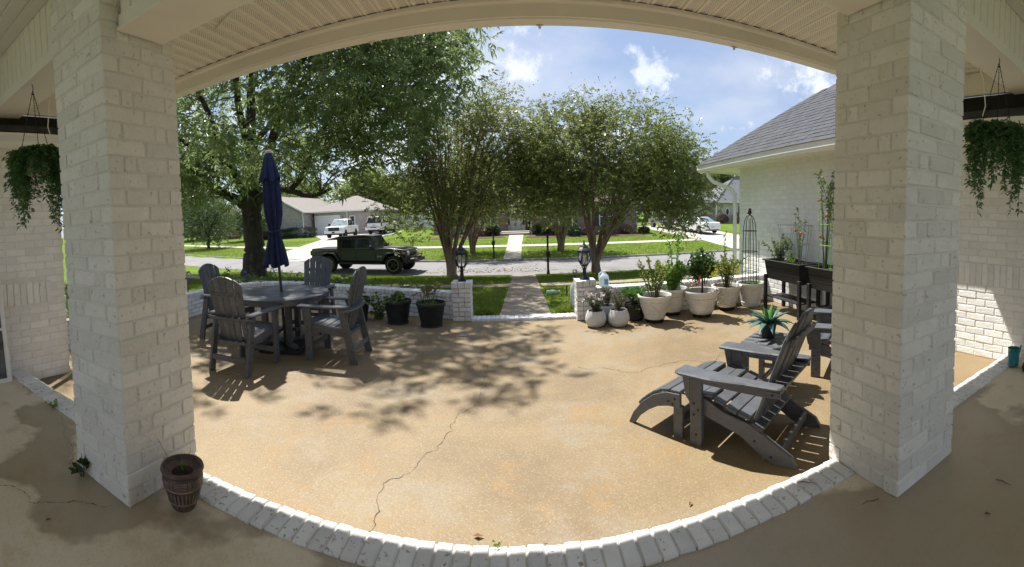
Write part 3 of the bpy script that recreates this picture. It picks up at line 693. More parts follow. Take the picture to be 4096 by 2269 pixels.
MB().box((0,0,.028),(.56,.56,.045)).build('plate', BLACK, ub, bev=.012, seg=2); MB().lathe([(.03,.05),(.03,.40),(.034,.40),(.034,.43),(.026,.43)], 14).build('sleeve', BLACK, ub, smooth=40)
# closed umbrella
NAVY = mat('navy_canvas', (.014,.024,.075), (.010,.017,.055), rough=.85, scale=9, bump=.25, bscale=260, bdist=.002)
UM = thing('closed_umbrella', 'closed navy blue patio umbrella standing through the round table', 'umbrella', (-3.08,4.84,GP)); UM.rotation_euler = (0,-.03,0)
MB().tube([(.04,0,.05),(.04,0,.74),(0,0,2.62)], .02, 12).build('pole', mat('umbrella_pole',(.045,.042,.042),rough=.4), UM, smooth=40)
def folded(prof, n, nf, amp, seed, lean=0, cx=0, cy=0):
    r = random.Random(seed); V = []; Fs = []; ph = [r.uniform(-.35,.35) for _ in range(nf)]
    for i, (rad, z, f) in enumerate(prof):
        for k_ in range(n):
            a = 2*math.pi*k_/n; q = a/(2*math.pi)*nf; j = int(q) % nf
            w = abs(((q+ph[j]*.3) % 1)-.5)*2
            rr = rad*(1-amp*f*(1-w)**1.3) ; V.append((cx+rr*math.cos(a+.12*f*math.sin(3*a+i*.3)), cy+rr*math.sin(a), z + (.025*f*math.sin(nf*a/2+seed) if i in (0,) else 0)))
    m = len(prof)
    for i in range(m-1):
        for k_ in range(n): a = i*n+k_; b = i*n+(k_+1)%n; Fs.append((a,b,b+n,a+n))
    return MB().add(V, Fs)
folded([(0.1849,1.08,1),(0.1763,1.14,1),(0.1462,1.28,1),(0.1075,1.42,1),(0.0817,1.52,.9),(0.0791,1.56,.8),(0.1032,1.64,.9),(0.1290,1.78,.9),(0.1333,1.95,.85),(0.1247,2.15,.8),(0.1075,2.32,.7),(0.0860,2.45,.5)], 96, 8, .45, 3).build('canopy', NAVY, UM, smooth=1)
folded([(0.1634,2.235,1),(0.1419,2.31,.9),(0.1075,2.42,.7),(0.0774,2.53,.5),(0.0473,2.61,.3),(0.0258,2.635,.1)], 96, 8, .34, 8).build('vent_cap', NAVY, UM, smooth=1)
MB().lathe([(.084,1.525),(.089,1.53),(.089,1.56),(.084,1.565)], 24, cap=False).build('tie_strap', NAVY, UM, smooth=1)
MB().lathe([(.046,2.60),(.05,2.61),(.048,2.63),(.034,2.645),(.0,2.648)], 16).build('finial', mat('finial_grey',(.42,.39,.36),rough=.5), UM, smooth=40)
# ---- adirondack chairs
def adirondack(label):
    t = thing('adirondack_chair', label, 'lounge chair', group='lounge chairs by the right pillar')
    for s in (-1,1):
        board([(.23,0),(.325,0),(.325,.505),(.23,.505)], s*.315-.017, s*.315+.017, 'x', 'front_leg', t)
        sd = [(.33,.34),(.33,.245),(.22,.21),(-.05,.14),(-.22,.03),(-.30,0),(-.44,0),(-.455,.02),(-.42,.075),(-.30,.14),(-.12,.235),(.08,.275),(.22,.335),(.29,.35)]
        board([(y-.0, z) for y, z in sd], s*.278-.016, s*.278+.016, 'x', 'side_rail', t)
        arm = [(s*.245,.42),(s*.385,.42),(s*.405,.38),(s*.40,.12),(s*.355,-.12),(s*.345,-.34),(s*.33,-.365),(s*.27,-.365),(s*.255,-.34),(s*.262,-.05),(s*.25,.1)]
        board(arm[::(1 if s > 0 else -1)], .505, .532, 'z', 'armrest', t, bev=.009)
        board([(.325,.30),(.36,.34),(.395,.505),(.325,.505)], s*.315-.02, s*.315+.02, 'x', 'arm_bracket', t)
        board([(-.35,.455),(.23,.455),(.23,.505),(-.35,.505)], s*.322-.012, s*.322+.012, 'x', 'arm_rail', t)
        screws([(s*.334,.29,.30),(s*.334,.255,.26),(s*.334,.29,.22),(s*.334,.27,.08),(s*.297,-.16,.13),(s*.297,-.28,.05),(s*.336,-.3,.48)], t)
    pts = [(.335,.35),(.245,.352),(.15,.325),(.055,.29),(-.04,.268)]
    for i, (y, z) in enumerate(pts):
        a = (.35,.10,-.28,-.36,-.22)[i]; MB().box((0,0,0),(.60,.088,.022), T3(0,y-.04,z+.012) @ RX(-a if i else .1)).build('seat_slat', GRAYP, t, bev=.005)
    MB().box((0,.345,.30),(.59,.022,.08)).build('front_apron', GRAYP, t, bev=.005)
    M, L = slat_back(t, (-.115,.20), (-.42,.985), 5, .50, .56, .17, th=.024)
    bar((-.285,-.17,.215),(.285,-.17,.215),.09,.026,'back_support',t, up=(0,-.3,.95))
    bar((-.335,-.30,.492),(.335,-.30,.492),.10,.024,'back_support',t)
    bar((-.25,-.40,.80),(.25,-.40,.80),.022,.055,'back_brace',t, up=(0,-.36,.93)); bar((-.262,-.335,.085),(.262,-.335,.085),.024,.06,'stretcher',t)
    screws([(x,-.405,.80) for x in (-.2,-.1,0,.1,.2)], t, .007, 'y')
    return t
AC = adirondack('charcoal lounge chair nearest the camera beside the right pillar'); AC.location = (1.605,2.60,GP); AC.rotation_euler.z = .585
dup(AC, 'charcoal lounge chair farther back, cut off by the right pillar', (3.13,3.16,GP), .69)
OT = thing('ottoman', 'charcoal curved slatted ottoman in front of the nearest lounge chair', 'ottoman', (1.605,2.60,GP), .585)
for s in (-1,1):
    cv = [(.40,.345),(.52,.335),(.64,.285),(.75,.20),(.84,.09),(.885,0)]; lo = [(.835,0),(.78,.075),(.69,.15),(.60,.205),(.50,.235),(.40,.24)]
    board(cv+lo, s*.335-.016, s*.335+.016, 'x', 'curved_leg', OT); board([(.40,0),(.48,0),(.48,.24),(.40,.24)], s*.30-.016, s*.30+.016, 'x', 'leg', OT); screws([(s*.353,.44,.30),(s*.353,.50,.27),(s*.353,.46,.26)], OT)
for i in range(5):
    y, z, a = ((.44,.355,-.05),(.53,.345,-.25),(.615,.312,-.48),(.69,.262,-.66),(.755,.205,-.8))[i]
    MB().box((0,0,0),(.69,.085,.022), T3(0,y,z) @ RX(a)).build('slat', GRAYP, OT, bev=.005)
bar((-.30,.44,.12),(.30,.44,.12),.024,.05,'stretcher',OT)
# side table
ST = thing('side_table', 'small charcoal slatted side table between the lounge chairs', 'side table', (2.17,3.22,GP), .6)
for i in range(5):
    x0 = -.25+i*.1+.003; x1 = x0+.094; c = .06 if i in (0,4) else 0
    P = [(x0,-.20+(c if i == 0 else 0)),(x0+c*(i == 0),-.20),(x1-c*(i == 4),-.20),(x1,-.20+(c if i == 4 else 0)),(x1,.20-(c if i == 4 else 0)),(x1-c*(i == 4),.20),(x0+c*(i == 0),.20),(x0,.20-(c if i == 0 else 0))]
    Q = []; [Q.append(p) for p in P if p not in Q]; board(Q, .445, .468, 'z', 'table_slat', ST, bev=.005)
for sx in (-1,1):
    for sy in (-1,1): MB().box((sx*.19,sy*.145,.2225),(.042,.055,.445)).build('leg', GRAYP, ST, bev=.004)
    MB().box((sx*.19,0,.412),(.024,.34,.055)).build('apron', GRAYP, ST, bev=.003)
    MB().box((sx*.19,0,.14),(.024,.24,.045)).build('stretcher', GRAYP, ST, bev=.003)
for sy in (-1,1): MB().box((0,sy*.145,.412),(.34,.022,.055)).build('apron', GRAYP, ST, bev=.003)
MB().box((0,0,.14),(.36,.024,.044)).build('stretcher', GRAYP, ST, bev=.003)
# agave in a pot on the side table
AG = thing('potted_agave', 'blue green agave in a black pot on the side table', 'potted plant', (2.20,3.27,GP+.469)); AG.scale = (.8,.8,.8)
MB().lathe([(.07,0),(.075,.01),(.098,.15),(.105,.155),(.105,.175),(.095,.175),(.088,.15),(0,.145)], 24).build('pot', BLACKP, AG, smooth=40)
AGM = mat('agave_leaf', (.06,.15,.125), (.09,.18,.145), rough=.4, scale=7, trans=.08); AGY = mat('agave_young', (.11,.27,.05), (.07,.22,.06), rough=.4, scale=9, trans=.12)
def blade(L, w, elev, az, curl, m, z0=.16, name='leaf'):
    V = []; Fs = []; n = 9; u = Vector((math.cos(az), math.sin(az), 0)); s = Vector((-u.y, u.x, 0)); p = Vector((0,0,z0)) + u*.02; e = elev
    for i in range(n+1):
        t = i/n; ww = w*(.42+1.5*t*(1-t)*1.55)*(1-t**4)+.001 if t < 1 else .001
        up = Vector((-u.x*math.sin(e), -u.y*math.sin(e), math.cos(e)))
        V += [p - s*ww*.5 + up*ww*.20, p - up*ww*.05, p + s*ww*.5 + up*ww*.20, p - up*(.014*(1-t)+ww*.05)]
        e -= curl/n; p = p + (u*math.cos(e) + Vector((0,0,1))*math.sin(e))*L/n
    for i in range(n):
        a = i*4
        for q in range(4): b = (q+1)%4; Fs.append((a+q,a+b,a+4+b,a+4+q))
    return MB().add(V, Fs).build(name, m, AG, smooth=1)
rr = random.Random(4)
for i in range(10): blade(rr.uniform(.27,.33), rr.uniform(.075,.09), .42+rr.uniform(-.1,.1), i*2*math.pi/10+rr.uniform(-.12,.12), 1.05, AGM)
for i in range(7): blade(rr.uniform(.25,.29), .075, .85, i*2*math.pi/7+.3, .55, AGM)
for i in range(4): blade(.25, .062, 1.25, i*math.pi/2+.5, .15, AGY)
# ================================================================== LANTERNS
LGL = glass('lantern_glass', (.93,.94,.94), .03, .06)
def lantern(label, x, y, z, rz):
    t = thing('post_lantern', label, 'lantern', (x,y,z), rz)
    MB().box((0,0,.012),(.125,.125,.024)).build('base', BLACK, t, bev=.006); MB().prism([(-.05,-.05),(.05,-.05),(.05,.05),(-.05,.05)], .024, .045).build('base_step', BLACK, t, bev=.01)
    MB().lathe([(.046,.045),(.036,.06),(.030,.11),(.026,.15),(.034,.155),(.034,.165),(.018,.17),(.016,.19),(.024,.2),(.03,.215)], 12).build('stem', BLACK, t, smooth=35)
    for k_ in range(4):
        a = k_*math.pi/2+.4; MB().tube([(.012*math.cos(a),.012*math.sin(a),.17),(.045*math.cos(a),.045*math.sin(a),.18),(.05*math.cos(a),.05*math.sin(a),.20),(.062*math.cos(a),.062*math.sin(a),.225)], .005, 6).build('scroll', BLACK, t, smooth=1)
    prof = [(.055,.225),(.082,.27),(.098,.32),(.100,.36),(.092,.405),(.082,.435)]
    MB().lathe([(.028,.215),(.058,.22),(.06,.232),(.05,.236)], 16).build('cup', BLACK, t, smooth=35)
    for k_ in range(8):
        a0 = k_*math.pi/4; V = []; Fs = []
        for r, zz in prof:
            for q in range(3): a = a0+.07+(math.pi/4-.14)*q/2; V.append((r*math.cos(a), r*math.sin(a), zz))
        for i in range(len(prof)-1):
            for q in range(2): b = i*3+q; Fs.append((b,b+1,b+4,b+3))
        MB().add(V, Fs).build('glass_pane', LGL, t, smooth=1)
        MB().tube([(r*1.01*math.cos(a0), r*1.01*math.sin(a0), zz) for r, zz in prof], .0055, 6).build('rib', BLACK, t, smooth=1)
    MB().lathe([(.09,.425),(.112,.432),(.112,.447),(.094,.452)], 16).build('collar', BLACK, t, smooth=35)
    MB().lathe([(.118,.447),(.120,.455),(.085,.492),(.062,.505),(.062,.522),(.045,.528),(.022,.55),(.012,.57),(.018,.58),(.010,.592),(.007,.60),(.010,.607),(.0,.62)], 8).build('roof', BLACK, t, smooth=20)
    MB().lathe([(.012,.24),(.012,.30),(.02,.30),(.02,.33)], 8).build('lamp_holder', mat('ivory',(.7,.67,.6)), t); MB().lathe([(.012,.33),(.026,.36),(.026,.385),(.012,.41),(0,.412)], 12).build('bulb', mat('bulb_glass',(.75,.72,.62),rough=.15,spec=.7), t, smooth=1)
lantern('black glass lantern on the left brick post, in front of crape myrtle', -.905, 6.645, .472, .2)
lantern('black glass lantern on the right brick post beside the milk jug', 1.015, 6.485, .472, .35)
# ================================================================== MILK JUG, SPRAYER, MUG
JUG = mat('milky_plastic', (.80,.86,.90), (.74,.81,.86), rough=.35, scale=6, trans=.45)
J = thing('milk_jug', 'translucent plastic gallon jug with blue label on the garden wall', 'jug', (1.34,6.56,.336), -.25)
def rsq(h, r, n=6):
    P = []
    for cx, cy, a0 in ((h-r,h-r,0),(-(h-r),h-r,math.pi/2),(-(h-r),-(h-r),math.pi),(h-r,-(h-r),1.5*math.pi)):
        for i in range(n): a = a0+math.pi/2*i/(n-1); P.append((cx+r*math.cos(a), cy+r*math.sin(a)))
    return P
V = []; Fs = []; secs = [(.066,.02,0,0),(.073,.025,.008,0),(.074,.026,.07,0),(.074,.026,.135,0),(.066,.03,.165,0),(.048,.035,.19,0),(.03,.028,.21,0),(.02,.0195,.222,0),(.019,.0185,.235,0)]
for h, r, z, _ in secs: V += [(x, y, z) for x, y in rsq(h, min(r,h-.0005))]
n_ = 24
for i in range(len(secs)-1):
    for q in range(n_): a = i*n_+q; b = i*n_+(q+1)%n_; Fs.append((a,b,b+n_,a+n_))
Fs += [tuple(range(n_-1,-1,-1)), tuple(range((len(secs)-1)*n_, len(secs)*n_))]
MB().add(V, Fs).build('body', JUG, J, smooth=40)
MB().tube([(-.024,-.0,.222),(-.05,0,.222),(-.072,0,.205),(-.080,0,.175),(-.079,0,.12),(-.066,0,.105)], .012, 8).build('handle', JUG, J, smooth=1)
MB().lathe([(.021,.232),(.021,.247),(.0,.248)], 16).build('cap', mat('jug_cap',(.75,.82,.86),rough=.4), J, smooth=40)
MB().box((.036,-.0755,.085),(.055,.002,.09)).build('label', mat('teal_label',(.03,.25,.36),(.10,.42,.50),scale=60,rough=.5), J)
for i, z in enumerate((.115,.09,.062)): MB().box((.036,-.0768,z),(.042-.006*i,.001,.007)).build('label_print', mat('label_white',(.8,.85,.88)), J)
S = thing('garden_sprayer', 'small pump sprayer with black handle behind the right lantern post', 'sprayer', (.93,7.0,gz(.93,7.0)), .3)
MB().lathe([(.07,0),(.085,.02),(.085,.45),(.07,.52),(.04,.56),(.035,.60)], 18).build('tank', mat('sprayer_tank',(.55,.58,.56),rough=.4,trans=.2), S, smooth=40)
MB().tube([(0,0,.6),(0,0,.70)], .012, 8).build('pump_rod', BLACK, S); MB().tube([(-.03,0,.72),(-.03,0,.77),(.03,0,.77),(.03,0,.72),(-.03,0,.72)], .010, 8).build('handle', BLACK, S, smooth=1); MB().lathe([(.045,.6),(.045,.63),(.02,.64)], 14).build('cap', BLACK, S, smooth=40)
TEAL = mat('teal_enamel', (.02,.22,.27), (.03,.26,.31), rough=.3, scale=6, spec=.6)
G = thing('watering_can', 'small teal metal watering can on the curb at right edge', 'watering can', (3.93,1.62,.018), 0)
MB().lathe([(.05,0),(.056,.004),(.060,.06),(.058,.17),(.062,.175),(.058,.178),(.054,.17),(.052,.02),(0,.015)], 24).build('body', TEAL, G, smooth=40)
MB().tube([(-.055,0,.15),(-.10,0,.155),(-.115,0,.12),(-.10,0,.07),(-.058,0,.05)], .006, 8).build('handle', TEAL, G, smooth=1); MB().tube([(.055,-.01,.04),(.11,-.02,.11),(.14,-.025,.17)], [.012,.009,.008], 8).build('spout', TEAL, G, smooth=1)
B = thing('black_container', 'rounded black object at right edge beside the teal watering can', 'container', (3.86,1.43,0), 0)
MB().lathe([(.03,.0),(.055,.01),(.065,.05),(.05,.09),(.02,.105)], 16).build('body', BLACKP, B, smooth=1); MB().tube([(.07,0,.05),(.12,0,.1),(.13,0,.3)], .055, 12).build('neck', BLACKP, B, smooth=1)
# leaning window sash at the left wall
WS = thing('leaning_window_sash', 'white framed window sash leaning on the left wall beside curb', 'window sash', (-4.22,1.13,.002), 0)
M = RY(-.16)
for y in (-.43,.43): MB().box((0,y,.55),(.03,.05,1.1),M).build('stile', WHITE, WS, bev=.004)
for z in (.02,1.08,.55): MB().box((0,0,z),(.028,.83,.045 if z != .55 else .03),M).build('rail', WHITE, WS, bev=.004)
MB().box((0,.2,.55),(.02,.02,1.05),M).build('muntin', BLACK, WS); MB().box((-.004,0,.55),(.006,.83,1.04),M).build('pane', mat('dark_glass',(.05,.05,.055),(.16,.16,.16),rough=.12,scale=5,spec=.6), WS)
# ================================================================== POTS
WHP = mat('white_resin', (.78,.765,.72), (.70,.68,.63), rough=.55, scale=7, bump=.15, bscale=70, c3=(.36,.33,.27), s3=5, lo3=.58, hi3=.8, f3=.5)
WSTONE = mat('pitted_white', (.66,.655,.64), (.58,.575,.56), rough=.8, scale=20, bump=1, bscale=90, bdist=.012)
def casters(t, r, h):
    MB().lathe([(r,h-.018),(r*1.04,h-.012),(r*1.04,h),(r,h)], 24).build('caddy_plate', BLACKP, t, smooth=40)
    for i in range(5):
        a = i*2*math.pi/5+.5; M = T3(r*.78*math.cos(a), r*.78*math.sin(a), .025) @ RZ(a) @ RX(math.pi/2)
        c = MB().lathe([(.025,-.012),(.025,.012)], 12, M).build('caster', BLACKP, t, smooth=40)
def pot_round(t, prof, soil_r, soil_z, m=WHP, n=40, name='pot'):
    o = MB().lathe(prof, n, cap=True).build(name, m, t, smooth=35); 
    MB().lathe([(soil_r,soil_z-.03),(soil_r,soil_z),(soil_r*.5,soil_z+.012),(0,soil_z+.015)], 20).build('soil', SOIL, t, smooth=1); return o
def lattice_band(t, r0, z0, r1, z1, n, m):
    """woven raised straps on a tapered pot"""
    for sgn in (-1,1):
        for i in range(n):
            a0 = 2*math.pi*i/n; pts = []; K = 7
            for j in range(K+1):
                q = j/K; r = r0+(r1-r0)*q; z = z0+(z1-z0)*q; a = a0+sgn*q*1.15; wv = .0028*math.sin(q*math.pi*3+(0 if sgn > 0 else math.pi))
                pts.append((r+.004+wv, a, z))
            V = []; Fs = []
            for (r, a, z) in pts:
                for da, dr in ((-.062,-.004),(-.052,.010),(.052,.010),(.062,-.004)): V.append(((r+dr)*math.cos(a+da), (r+dr)*math.sin(a+da), z))
            for j in range(K):
                for q in range(3): b = j*4+q; Fs.append((b,b+1,b+5,b+4))
            MB().add(V, Fs).build('lattice_strap', m, t, smooth=1)
def lattice_pot(name, label, x, y, rt, h, cast=True):
    t = thing(name, label, 'plant pot', (x,y,GP)); c = .06 if cast else 0; H_ = h
    rb = rt*.60
    pot_round(t, [(rb*.95,c),(rb,c+.01),(rb*1.02,c+.055),(rb*.98,c+.06),(rt*.83,H_-.085),(rt*.86,H_-.08),(rt*.88,H_-.055),(rt*.99,H_-.03),(rt,H_-.012),(rt*.98,H_),(rt*.90,H_-.002),(rt*.87,H_-.03),(rt*.84,H_-.07),(0,H_-.075)], rt*.82, H_-.055)
    lattice_band(t, rb*.99, c+.062, rt*.83, H_-.088, 14, WHP)
    if cast: casters(t, rb*.9, c)
    return t
def ring_pot(name, label, x, y, rt, h, rings, cast=True):
    t = thing(name, label, 'plant pot', (x,y,GP)); c = .06 if cast else 0; rb = rt*.62; H_ = h
    prof = [(rb*.94,c),(rb,c+.012)]
    for q in rings:
        z = c+(H_-c)*q; r = rb+(rt*.93-rb)*q; prof += [(r,z-.008),(r+.006,z-.004),(r+.006,z+.004),(r+.001,z+.008)]
    prof += [(rt*.93,H_-.05),(rt*.985,H_-.045),(rt,H_-.03),(rt,H_-.006),(rt*.985,H_),(rt*.93,H_-.003),(rt*.90,H_-.06),(rt*.86,H_-.11),(0,H_-.115)]
    pot_round(t, prof, rt*.84, H_-.09)
    if cast: casters(t, rb*.9, c)
    return t
P_L1 = lattice_pot('lattice_pot', 'white lattice pot on casters in front, nearest the round pots', 1.99, 5.98, .262, .415)
P_P1 = ring_pot('ringed_pot', 'white ringed pot behind, with tall bright green shoots', 2.40, 6.33, .255, .43, (.25,.35,.62,.72))
P_P2 = ring_pot('ringed_pot', 'large white ringed pot on casters holding the small citrus tree', 2.78, 6.01, .28, .42, (.12,.2,.55,.66))
P_L2 = lattice_pot('lattice_pot', 'white lattice pot farther right, beside the obelisk pot', 3.36, 6.26, .262, .415)
P_OB = ring_pot('ringed_pot', 'white grooved pot holding the black obelisk by the house corner', 3.86, 6.30, .25, .42, (.08,.14,.2,.62,.68,.74), False)
def bowl_pot(label, x, y, r, h):
    t = thing('round_pot', label, 'plant pot', (x,y,GP), group='pitted round pots')
    pot_round(t, [(r*.55,0),(r*.78,.02),(r*.96,h*.3),(r,h*.48),(r*.95,h*.7),(r*.80,h*.93),(r*.76,h),(r*.70,h),(r*.72,h*.9),(0,h*.88)], r*.70, h*.91, WSTONE); return t
P_R1 = bowl_pot('pitted white round pot with pale pink flowers beside lantern post', 1.09, 5.98, .155, .235)
P_R2 = bowl_pot('pitted white round pot with sparse wiry herb, front right of the three', 1.42, 5.93, .16, .24)
P_R3 = bowl_pot('pitted white round pot half hidden behind the other two', 1.31, 6.22, .14, .25)
BW = mat('barrel_wood', (.075,.055,.045), (.045,.034,.028), rough=.8, scale=12, bump=.5, bscale=60, stretch=(1,1,.2))
P_BA = thing('barrel_planter', 'dark half barrel planter full of round green leaves', 'plant pot', (1.74,6.20,GP))
pot_round(P_BA, [(.12,0),(.125,.01),(.155,.26),(.158,.262),(.145,.262),(.14,.24),(0,.235)], .14, .24, BW)
for z, r in ((.035,.131),(.115,.142),(.235,.158)): MB().lathe([(r,z-.016),(r+.004,z-.014),(r+.006,z+.014),(r+.002,z+.016)], 32, cap=False).build('hoop', BLACKP, P_BA, smooth=1)
for i in range(20):
    a = i*2*math.pi/20; MB().box((0,0,0),(.004,.003,.2), T3(.145*math.cos(a),.145*math.sin(a),.14) @ RZ(a) @ RY(.115)).build('stave_gap', BLACKP, P_BA)
# black wicker pots: woven ridges
def wicker_pot(label, x, y, rt, h):
    t = thing('wicker_pot', label, 'plant pot', (x,y,GP), random.uniform(0,1)); rb = rt*.68
    pot_round(t, [(rb*1.1,0),(rb*1.12,.012),(rb*1.05,.022),(rb,.024),(rt*.90,h-.05),(rt*.97,h-.045),(rt,h-.03),(rt,h-.012),(rt*.985,h),(rt*.92,h),(rt*.9,h-.04),(0,h-.075)], rt*.86, h-.06, BLACKP)
    V = []; Fs = []; rows = 15; nc = 44
    for i in range(rows):
        for j in range(nc):
            q = (i+.5)/rows; z = .03+(h-.085)*q; r = rb+(rt*.90-rb)*q+.002; a = 2*math.pi*(j+.5*(i%2))/nc; da = 2*math.pi/nc*.46; dz = (h-.085)/rows*.44; k_ = len(V)
            for aa, dr, zz in ((-da,0,0),(0,.007,dz),(da,0,0),(0,.007,-dz)): V.append(((r+dr)*math.cos(a+aa), (r+dr)*math.sin(a+aa), z+zz))
            Fs.append((k_,k_+3,k_+2,k_+1))
    o = obj('wicker_weave', np_mesh('wicker_weave', V, Fs), BLACKP, t); o['kind'] = 'stuff'
    return t
P_B1 = wicker_pot('black wicker pot half hidden behind the right dining chair', -2.60, 6.42, .215, .37)
P_B2 = wicker_pot('black wicker pot in the middle of the row by the garden wall', -1.90, 6.36, .225, .365)
P_B3 = wicker_pot('black wicker pot nearest the left lantern post', -1.34, 6.24, .228, .36)
# brown glazed pot on the porch
BRN = mat('brown_glaze', (.13,.09,.07), (.065,.045,.036), rough=.45, scale=14, bump=.4, bscale=60, c3=(.20,.15,.12), s3=16, lo3=.5, hi3=.75, f3=.6)
BRL = mat('brown_relief', (.32,.245,.20), (.15,.11,.085), rough=.55, scale=22)
P_BR = thing('glazed_pot', 'small brown glazed pot with basketweave relief beside the left pillar', 'plant pot', (-1.675,1.555,0))
pot_round(P_BR, [(.062,0),(.068,.008),(.085,.06),(.106,.13),(.112,.165),(.108,.187),(.104,.192),(.114,.198),(.120,.21),(.116,.222),(.104,.224),(.096,.20),(0,.165)], .094, .178, BRN, 48)
def relief(z0, z1, n, w, hor, ph=0):
    def rad(z): return float(np.interp(z,[0,.06,.13,.165,.187],[.066,.085,.106,.112,.108]))
    for i in range(n):
        a = 2*math.pi*i/n+ph; V = []; Fs = []
        zs = (z0,(z0+z1)/2,z1); nn = 5 if hor else 2
        for z in zs:
            for q in range(nn): aa = a+(q/(nn-1)-.5)*w; r = rad(z)+.0035; V.append((r*math.cos(aa), r*math.sin(aa), z))
        for q in range(2):
            for k_ in range(nn-1): b = q*nn+k_; Fs.append((b,b+1,b+nn+1,b+nn))
        o = MB().add(V, Fs).build('relief_bar', BRL, P_BR, smooth=1)
for k_ in range(5): relief(.137+k_*.0095, .142+k_*.0095, 7, .62, True)
for ph in (.40,.45,.50): relief(.136,.182,7,.028,False,ph)
relief(.05,.115,30,.07,False); relief(.012,.04,14,.10,False,.1)
for z in (.128,.046): MB().lathe([(float(np.interp(z,[0,.06,.13,.187],[.066,.085,.106,.108]))+d, z+e) for d, e in ((.001,-.004),(.005,0),(.001,.004))], 40, cap=False).build('band', BRL, P_BR, smooth=1)
# ================================================================== HANGING BASKETS, OBELISK, RAISED PLANTERS (frames)
OBM = BLACK
O = thing('garden_obelisk', 'tall black wire obelisk with bird finial by the house corner', 'obelisk', (3.83,6.30,GP+.33))
for i in range(4):
    a = i*math.pi/2+.5; pts = [(.145,-.05),(.14,.3),(.13,.8),(.12,1.05),(.10,1.17),(.06,1.24),(.0,1.27)]
    MB().tube([(r*math.cos(a), r*math.sin(a), z) for r, z in pts], .007, 6).build('upright', OBM, O, smooth=1)
for z, r in ((.27,.141),(.63,.135),(.99,.124)): MB().tube([(r*math.cos(q*math.pi/10), r*math.sin(q*math.pi/10), z) for q in range(21)], .0065, 6, cap=False).build('ring', OBM, O, smooth=1)
for x in (-.02,.02): MB().tube([(x,0,-.05),(x*.6,0,1.2)], .006, 6).build('centre_rod', OBM, O, smooth=1)
MB().lathe([(.012,1.265),(.03,1.29),(.034,1.32),(.022,1.345),(.024,1.365),(.014,1.385),(.0,1.39)], 12, T3(.0,0,0)).build('bird_body', OBM, O, smooth=1)
MB().tube([(-.02,0,1.31),(-.055,0,1.285)], [.014,.005], 6).build('bird_tail', OBM, O); MB().tube([(.015,0,1.368),(.038,0,1.362)], [.007,.002], 6).build('bird_beak', OBM, O)
MB().tube([(.20,.02,-.05),(.215,.03,.8)], .005, 6).build('stake', OBM, O); MB().tube([(.10,-.05,-.05),(.105,-.055,.5)], .005, 6).build('stake', OBM, O)
PLM = mat('black_wood_resin', (.012,.012,.013), (.018,.018,.019), rough=.55, scale=8, bump=.3, bscale=60, stretch=(1,.2,3))
def raised_planter(label, y0, y1):
    t = thing('raised_planter', label, 'raised planter', (4.14,(y0+y1)/2,GP)); Ly = y1-y0; zt, zb = .84, .53
    for s, nm in ((-1,'front_panel'),(1,'rear_panel')):
        for k_ in range(3):
            za, zb_ = zb+(zt-zb)*k_/3+.003, zb+(zt-zb)*(k_+1)/3-.003
            def xo(z): return s*(.165+.045*(z-zb)/(zt-zb))
            MB().add([(xo(za),-Ly/2+.07-.05*(za-zb),za),(xo(za),Ly/2-.07+.05*(za-zb),za),(xo(zb_),Ly/2-.07+.05*(zb_-zb),zb_),(xo(zb_),-Ly/2+.07-.05*(zb_-zb),zb_)]+[(xo(za)-s*.02,-Ly/2+.07,za),(xo(za)-s*.02,Ly/2-.07,za),(xo(zb_)-s*.02,Ly/2-.07,zb_),(xo(zb_)-s*.02,-Ly/2+.07,zb_)],
                [(0,1,2,3),(7,6,5,4),(0,4,5,1),(1,5,6,2),(2,6,7,3),(3,7,4,0)]).build(nm, PLM, t)
    for s in (-1,1):
        MB().add([(-.165,s*(Ly/2-.07),zb),(.165,s*(Ly/2-.07),zb),(.21,s*(Ly/2-.045),zt),(-.21,s*(Ly/2-.045),zt),(-.165,s*(Ly/2-.09),zb),(.165,s*(Ly/2-.09),zb),(.21,s*(Ly/2-.065),zt),(-.21,s*(Ly/2-.065),zt)],
            [(0,1,2,3),(7,6,5,4),(0,4,5,1),(1,5,6,2),(2,6,7,3),(3,7,4,0)]).build('end_panel', PLM, t)
        for sx in (-1,1): MB().box((sx*.19,s*(Ly/2-.055),.30),(.05,.06,.60)).build('leg', PLM, t, bev=.006)
        MB().box((0,s*(Ly/2-.03),zt+.008),(.47,.05,.02)).build('rim', PLM, t, bev=.004); MB().box((s*.215,0,zt+.009),(.045,Ly-.11,.02)).build('rim', PLM, t, bev=.004)
    for k_ in range(4): MB().box((-.135+k_*.09,0,.235),(.085,Ly-.13,.02)).build('shelf_slat', PLM, t, bev=.003)
    MB().box((0,0,zt-.05),(.37,Ly-.15,.03)).build('soil', SOIL, t); MB().box((0,0,zb+.01),(.30,Ly-.2,.02)).build('bottom', PLM, t)
    return t
RP1 = raised_planter('black raised planter box with pepper bush, next to the white pots', 4.98, 6.02)
RP2 = raised_planter('black raised planter box partly hidden behind the right pillar', 3.86, 4.86)
WIRE = mat('green_wire', (.22,.48,.05), (.17,.40,.04), rough=.5, scale=6); GWIRE = mat('grey_wire', (.22,.22,.21), rough=.45, metal=.4)
tc_ = thing('tomato_cage', 'bright green wire tomato cage in the farther right planter', 'plant support', (4.1,4.52,GP+.80))
for x in (-.10,.10):
    for y in (-.13,.13): MB().tube([(x,y,-.05),(x,y,.92)], .0045, 5).build('upright', WIRE, tc_)
for z in (.02,.38,.68): MB().tube([(-.10,-.13,z),(.10,-.13,z),(.10,.13,z),(-.10,.13,z),(-.10,-.13,z)], .0045, 5).build('ring', WIRE, tc_)
